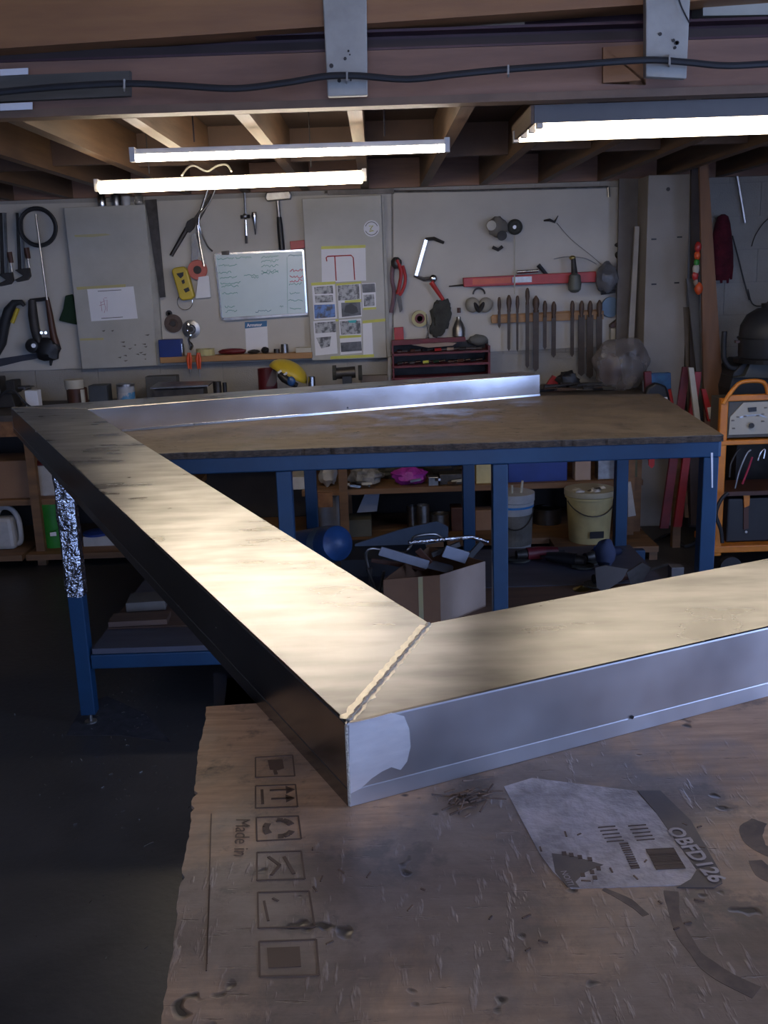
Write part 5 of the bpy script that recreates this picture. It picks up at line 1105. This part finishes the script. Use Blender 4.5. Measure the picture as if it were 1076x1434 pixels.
# centre bays
def shelfrow(z, items):
    for nm, lab, cat, x0, x1, yt, Y, d, m, kd in items:
        if kd == 'b': boxon(nm, lab, cat, x0, x1, yt, z, Y, d, m)
        elif kd == 'c': canon(nm, lab, cat, x0, x1, yt, z, Y, m)
        else:
            a = P(x0, yt, Y).x; b = P(x1, yt, Y).x; h = P((x0+x1)/2, yt, Y).z-z
            one(nm, MB().sph(((a+b)/2, Y+d/2, z+h/2), ((b-a)/2, d/2, h/2), 18, 10, jit=.45, seed=x0), m, lab, cat, smooth=True)
shelfrow(za, [('paper_stack', 'white folded papers stack seen between two bench legs', 'papers', 406, 432, 668, 5.0, .2, M_bucketw, 'b'),
 ('white_sack', 'white sack sagging left of shelf post', 'sack', 446, 470, 652, 5.02, .12, M_bucketw, 's'),
 ('rag_pile', 'grey and white crumpled rags right of shelf post', 'rags', 488, 535, 656, 5.0, .15, mat('pale_rags', (.30, .29, .27), .8, col2=(.08, .075, .07), scale=16, bump=.4), 's'),
 ('olive_cloth', 'olive cloth heap behind the magenta bag', 'cloth', 528, 570, 652, 5.15, .15, M_rag, 's'),
 ('magenta_bag', 'bright magenta plastic bag lying on middle shelf', 'bag', 551, 598, 657, 4.99, .12, M_magenta, 's'),
 ('dark_hose_pile', 'dark heap with orange glints at shelf right', 'heap', 592, 648, 648, 5.1, .2, M_iron, 's'),
 ('metal_bracket', 'small pale bracket block right of magenta bag', 'bracket', 600, 614, 668, 4.98, .06, M_steel, 'b'),
 ('flat_offcut', 'flat grey offcut leaning at shelf right end', 'offcut', 616, 648, 664, 5.0, .1, M_dsteel, 'b'),
 ('blue_crate', 'dark blue plastic crate on middle shelf behind bench', 'crate', 712, 795, 636, 5.0, .25, M_bluepl, 'b'),
 ('glass_jar', 'pale dish of fittings right of the blue crate', 'jar', 806, 828, 644, 5.0, .08, M_cardl, 'b'),
 ('metal_tub', 'second pale tub of fittings beside bench back leg', 'tub', 838, 862, 644, 5.0, .08, M_steel, 'b'),
 ('yellow_carton', 'small yellow labelled carton left of middle bench leg', 'carton', 667, 690, 645, 5.0, .1, M_buckety, 'b')])
for i, (x, y) in enumerate([(497, 655), (513, 660), (506, 668), (520, 672), (488, 672), (612, 655), (633, 660), (640, 672), (582, 662)]):
    c = sit(x, y, za+.012+.01*(i % 3), 4.98); a_ = i*1.3
    one('metal_offcut', MB().box(c+V3(0, -.012, .004), (.055, .012, .012), Euler((0, .15, a_*.3))), [M_chrome, M_cream, M_steel][i % 3], 'small ' + ['bright offcut at rag heap top left', 'pale offcut right of rag heap top', 'steel offcut in middle of rag heap', 'bright offcut low on rag heap right', 'pale offcut at left foot of rags', 'steel offcut beside the dark heap', 'bright offcut on dark heap right', 'pale offcut at far right of shelf', 'steel offcut above magenta bag'][i], 'offcut', 'offcuts on the middle shelf')
shelfrow(zb, [('white_drum', 'white drum with dark lines behind second bench leg', 'drum', 444, 474, 697, 5.0, .1, M_bucketw, 'c'),
 ('olive_box', 'low olive box on floor shelf near shelf post', 'box', 487, 520, 728, 5.0, .15, mat('olive', (.10, .09, .06), .7), 'b'),
 ('steel_drum', 'large plain steel drum leftmost of the shelf cans', 'can', 570, 586, 710, 5.15, .1, M_steel, 'c'),
 ('steel_drum', 'tall bright steel drum in the middle of shelf cans', 'can', 584, 602, 709, 5.0, .1, M_steel, 'c'),
 ('steel_drum', 'short bright steel drum right of the tall one', 'can', 604, 630, 722, 5.0, .1, M_steel, 'c'),
 ('brown_box', 'brown upright box right of the short steel drum', 'box', 632, 648, 711, 5.05, .1, M_brown, 'b'),
 ('brown_box', 'brown cardboard carton between the two blue legs', 'box', 666, 690, 715, 5.05, .1, M_card, 'b'),
 ('dark_kettle', 'dark round pan between the white and yellow buckets', 'pan', 750, 790, 715, 5.1, .1, M_dsteel, 'c')])
onc('grey_sheet_offcut', 'pale grey sheet leaning in shadow under middle shelf', 'sheet', [(500, 718), (512, 690), (532, 690), (528, 716)], 5.05, .01, M_foam)
# buckets
def bucket(label, x0, x1, ytop, ybase, Y, m, rim, extra=None):
    a = P(x0, ytop, Y).x; b = P(x1, ytop, Y).x; r = (b-a)/2; zt_ = P((x0+x1)/2, ytop+6, Y).z; zb__ = ybase
    c = Vector(((a+b)/2, Y, zb__)); h = zt_-zb__
    t = T('bucket', label, 'bucket', c)
    MB().lathe([(r*.80, 0), (r*.82, .005), (r*.93, h*.84), (r, h*.85), (r, h*.88), (r*.97, h*.89), (r*.98, h), (r*.93, h), (r*.80, .012), (.001, .012)], c, 32).build('body', m, t, smooth=True)
    MB().lathe([(r*.985, h*.89), (r*1.03, h*.9), (r*1.03, h*1.0), (r*.95, h*1.005)], c, 32).build('rim', rim, t, smooth=True)
    MB().tube([c+V3(r*.98*math.cos(R(a_)), r*.98*math.sin(R(a_)), h*.80-h*.24*math.sin(math.pi*(a_-195)/150)) for a_ in range(195, 346, 10)], .003, 6).build('wire_handle', M_dsteel, t, smooth=True)
    return t, c, r, h
t, c, r, h = bucket('yellow bucket of scraps with black label behind bench', 792, 861, 678, zb, 4.80, M_buckety, mat('bucket_rim', (.42, .38, .26), .5, col2=(.30, .27, .19)))
MB().lathe([(.001, 0), (r*.9, 0)], c+V3(0, 0, h*.9), 24).build('contents', M_rag, t)
MB().prism([c+V3(-.02, -r*.89, .035), c+V3(.05, -r*.84, .035), c+V3(.05, -r*.87, .07), c+V3(-.02, -r*.92, .07)], (0, -.003, 0)).build('black_label', M_black, t)
for i in range(7):
    q = c+V3(random.uniform(-r*.6, r*.6), random.uniform(-r*.7, 0), h*.94)
    one('scrap_fitting', MB().sph(q+V3(0, 0, .012), (.026, .02, .016), 10, 6, jit=.4, seed=i), [M_cream, M_bucketw, M_steel][i % 3], ['pale', 'white', 'steel', 'chalky', 'off-white', 'grey', 'buff'][i]+' fitting heaped in mouth of the yellow bucket', 'fitting', 'fittings in the yellow bucket', smooth=True)
t, c, r, h = bucket('white grimy bucket with blue rim behind right middle leg', 690, 748, 683, 0, 4.62, M_bucketw, M_bucketw)
MB().lathe([(r*.99, 0), (r*.99, .012)], c+V3(0, 0, h*.82), 32).build('blue_band', mat('band_blue', (.02, .2, .5), .4), t)
MB().lathe([(r*.9, 0), (r*.93, h*.4)], c+V3(0, 0, h*.33), 32).build('grimy_label', mat('grime', (.22, .20, .17), .7, col2=(.12, .11, .09), scale=14), t)
for i, (dx, l) in enumerate([(.04, .06), (-.01, .04), (-.04, .05)]):
    one('stick', MB().cyl(c+V3(dx*.7, -.02, h*.8), c+V3(dx, -.03, h+l), .006, n=8), M_cream, ['tallest stick', 'short middle stick', 'left stick'][i]+' poking out of the white grimy bucket', 'stick', 'sticks in the white bucket')
onc('white_panel_offcut', 'narrow white panel leaning behind back bench leg', 'panel', [(880, 675), (884, 675), (891, 722), (880, 724)], 4.85, .01, M_bucketw)
onc('green_board', 'dull olive board behind back right bench leg', 'board', [(882, 640), (893, 640), (893, 668), (882, 668)], 4.9, .01, mat('olive2', (.12, .12, .06), .7))
onc('red_tag', 'bright red tag hanging behind bench right of back leg', 'tag', [(909, 583), (918, 583), (917, 652), (913, 656), (909, 652)], 4.838, .01, M_red)
# --- things on the blue bench's lower shelf ---
SZ = .262
t = T('scrap_carton', 'open cardboard carton stuffed with plastic trim offcuts', 'carton', (.17, 3.32, SZ))
def X(px, py, Y): return P(px, py, Y).x
A_ = [V3(X(545, 812, 3.2)-.02, 3.17), V3(X(616, 812, 3.14), 3.12), V3(X(680, 790, 3.3), 3.30), V3(X(600, 800, 3.6), 3.52)]
zt1 = P(612, 803, 3.14).z; zt2 = P(680, 786, 3.3).z
q = [V3(p.x, p.y, z) for p, z in zip(A_, (P(545, 812, 3.17).z, zt1, zt2, zt2))]
cc = sum(A_, Vector())/4
for i in range(4):
    a, b = q[i], q[(i+1) % 4]; nn = V3(b.y-a.y, a.x-b.x).normalized()*-.004
    MB().prism([V3(a.x, a.y, SZ), V3(b.x, b.y, SZ), b, a], nn).build('side', [M_card, M_cardl, M_card, M_card][i], t)
MB().prism([V3(p.x, p.y, SZ+.001) for p in A_], (0, 0, .004)).build('bottom', M_card, t)
a, b = q[0], q[1]
tp = MB(); s0 = a.lerp(b, .62); s1 = a.lerp(b, .70); tp.prism([V3(s0.x, s0.y, SZ), V3(s1.x, s1.y, SZ), s1, s0], V3(b.y-a.y, a.x-b.x).normalized()*.0012); tp.build('parcel_tape', M_oldtape, t)
random.seed(17)
cols = [(M_foam, 'grey'), (M_foil, 'shiny'), (M_brown, 'brown'), (M_foam, 'pale'), (M_dsteel, 'dark'), (M_brown, 'rust coloured'), (M_black, 'black'), (M_foam, 'broad grey')]
ends = [((532, 772), (600, 792), .016), ((572, 760), (660, 752), .006), ((585, 770), (603, 790), .012), ((622, 772), (655, 782), .022), ((605, 778), (645, 762), .010), ((520, 785), (596, 797), .008), ((650, 790), (676, 760), .012), ((590, 788), (640, 800), .016)]
for i, ((x0, y0), (x1, y1), r_) in enumerate(ends):
    m, cn = cols[i]; Ya = 3.25+.02*i
    p0 = P(x0, y0, Ya); p1 = P(x1, y1, Ya+.03); d = (p1-p0); nn = Vector((0, 1, 0))
    up_ = d.cross(nn).normalized()*r_
    one('trim_offcut', MB().prism([p0-up_, p1-up_, p1+up_, p0+up_], (0, .012, 0)) if i != 1 else MB().tube([p0, p1, p1+V3(.06, 0, -.02)], .007, 8), m, cn+' plastic trim offcut, '+['poking out at the carton left', 'a long bright tube across carton top', 'short piece near carton middle', 'pale slab at carton right', 'dark strip slanting in carton middle', 'rust strip low at carton left', 'black strip at carton right corner', 'broad slab over carton front edge'][i], 'offcut', 'offcuts in the carton', bevel=.003 if i != 1 else 0)
one('wire_stand', MB().tube(smoothpath([P(516, 795, 3.35), P(513, 775, 3.35), P(524, 768, 3.35), P(560, 775, 3.35), P(575, 765, 3.35), P(580, 752, 3.4), P(608, 748, 3.45), P(620, 754, 3.45)]), .005, 8), M_steel, 'bent grey wire loop over the scrap carton', 'wire', smooth=True)
for i, (a, b) in enumerate([((515, 797), (536, 826)), ((538, 800), (524, 826)), ((520, 795), (512, 822))]):
    a = P(*a, 3.3); b = P(*b, 3.3); one('steel_strut', MB().tube([a, V3(b.x, b.y, SZ+.004)], .006, 8), M_dsteel, ['right-leaning', 'crossing', 'left-leaning'][i]+' thin strut left of the scrap carton', 'strut', 'struts beside the carton')
t = T('blue_gas_bottle', 'blue cylinder with pale band lying under the bench', 'cylinder', (P(445, 755, 3.6).x, 3.6, SZ))
a = P(405, 770, 3.75); b = P(478, 760, 3.45)
MB().tube([a-V3(.1, 0, 0), a, b-(b-a)*.18, b-(b-a)*.06, b], [.066, .068, .07, .064, .03], 24).build('body', M_tarp, t, smooth=True)
MB().tube([b-(b-a)*.34, b-(b-a)*.22], .0705, 24).build('band', M_lblue, t, smooth=True)
MB().b2((a.x, 3.5, SZ), (b.x-.06, 3.72, a.z-.06)).build('cradle', M_iron, t)
pa = [P(x, y, 3.9) for x, y in [(497, 762), (560, 742), (612, 730), (628, 738), (628, 757), (500, 782)]]
one('grey_sheet', MB().prism(pa, (0, .01, 0)), mat('sheet_grey', (.12, .15, .19), .5, col2=(.085, .105, .14)), 'bent blue-grey sheet metal leaning behind the scrap carton', 'sheet')
one('sheet_stack', MB().b2((P(478, 790, 3.7).x, 3.7, SZ), (P(600, 790, 3.7).x, 4.0, P(480, 778, 3.7).z-.02)), mat('stack_dark', (.03, .03, .035), .7), 'dark stack of sheet carrying the bent grey metal', 'stack')
# power tools
def grinder(label, x, y, Y, col, ln=.10, ang=0):
    c = P(x, y, Y); c.z = SZ+.028; t = T('hand_grinder', label, 'power tool', V3(c.x, c.y, SZ), 'power tools on the lower shelf')
    d = V3(math.cos(ang), math.sin(ang))
    MB().tube([c-d*ln*.2, c+d*ln*.3, c+d*ln], [.026, .027, .018], 12).build('motor_body', col, t, smooth=True)
    MB().tube([c-d*ln*.22, c-d*ln*.6], [.022, .018], 12).build('gear_head', M_dsteel, t, smooth=True)
    MB().cyl(c-d*ln*.5+V3(0, 0, -.024), c-d*ln*.5+V3(0, 0, -.018), .045, n=24).build('disc', M_rag, t)
    if 'blue cap' in label: MB().sph(c-d*ln*.1+V3(0, -.01, .03), .013).build('cap', mat('cap_blue', (.05, .2, .8), .3), t, smooth=True)
    MB().tube([c+d*ln, c+d*ln*1.2+V3(0, .02, -.01), c+d*ln*1.35+V3(0, .05, -.018)], .005, 6).build('cord', M_rubber, t, smooth=True)
grinder('dark red grinder at left among tools on bench shelf', 745, 785, 3.85, M_dred, .11, .2)
grinder('black grinder in middle of the tools on bench shelf', 800, 775, 3.75, M_black, .10, 2.6)
grinder('navy grinder with blue cap right of black grinder', 838, 772, 3.8, mat('navy_tool', (.02, .03, .07), .4), .11, .5)
grinder('brown grinder near front of bench lower shelf', 850, 805, 3.5, M_brown, .09, .3)
one('brass_flap', MB().lathe([(.003, .012), (.03, 0), (.032, .003), (.003, .016)], V3(P(811, 803, 3.5).x, 3.45, SZ), 16), mat('brass2', (.55, .42, .12), .3, 1), 'small brassy cup beside the brown grinder', 'cup', smooth=True)
one('navy_cloth', MB().sph(V3(P(845, 780, 3.7).x, 3.66, SZ+.072), (.04, .04, .06), jit=.3, seed=1), mat('navy_cloth', (.05, .065, .13), .8), 'upright navy cloth bundle behind brown grinder', 'cloth', smooth=True)
one('leather_flap', MB().prism([P(x, y, 3.4) for x, y in [(834, 795), (848, 792), (880, 797), (872, 812), (845, 830), (836, 822)]], (0, .01, 0)), mat('leather', (.08, .07, .065), .7), 'brown leather flap standing at front of bench shelf', 'flap')
one('grey_disc_pack', MB().prism([P(x, y, 3.42) for x, y in [(878, 802), (900, 788), (912, 795), (900, 815), (885, 822)]], (0, .012, 0)), M_dsteel, 'slanted grey disc pack right of leather flap', 'pack')
one('steel_square_tube', MB().box(V3(P(947, 795, 3.35).x, 3.35, SZ+.056), (.045, .045, .11)), mat('galv', (.16, .15, .145), .5, .5), 'short upright square steel tube offcut by right leg', 'tube offcut', bevel=.002)
one('chrome_strip', MB().tube([P(905, 800, 3.5), P(935, 790, 3.6)], .006, 6), M_dsteel, 'thin steel bar slanting toward square tube offcut', 'bar')
one('small_block', MB().box(V3(P(726, 838, 3.2).x, 3.15, SZ+.02), (.014, .014, .04)), M_steel, 'tiny upright steel peg on the bench shelf front', 'peg')
t = T('power_lead', 'black lead winding over floor behind bench right side', 'cable', G(930, 760, 0))
MB().tube(smoothpath([G(880, 775, .012), G(910, 762, .012), G(940, 748, .012), G(960, 765, .012), G(985, 752, .012), G(1000, 748, .012)]), .009, 8).build('lead', M_rubber, t, smooth=True)
one('floor_block', MB().box(G(888, 742, .02), (.07, .05, .035)), M_cardl, 'small pale block on floor behind back bench leg', 'block')
one('timber_offcut', MB().box(V3(P(205, 820, 3.42).x, 3.42, SZ+.02), (.14, .12, .035), Euler((0, 0, .1))), mat('pale_offcut', (.16, .14, .12), .7), 'pale square timber offcut stacked on left lower shelf', 'offcut', bevel=.003)
one('brown_offcut', MB().box(V3(P(190, 840, 3.3).x+.02, 3.26, SZ+.01), (.2, .09, .018), Euler((0, 0, .05))), M_shelfb, 'thin brown board lying in front of the pale offcut', 'board')
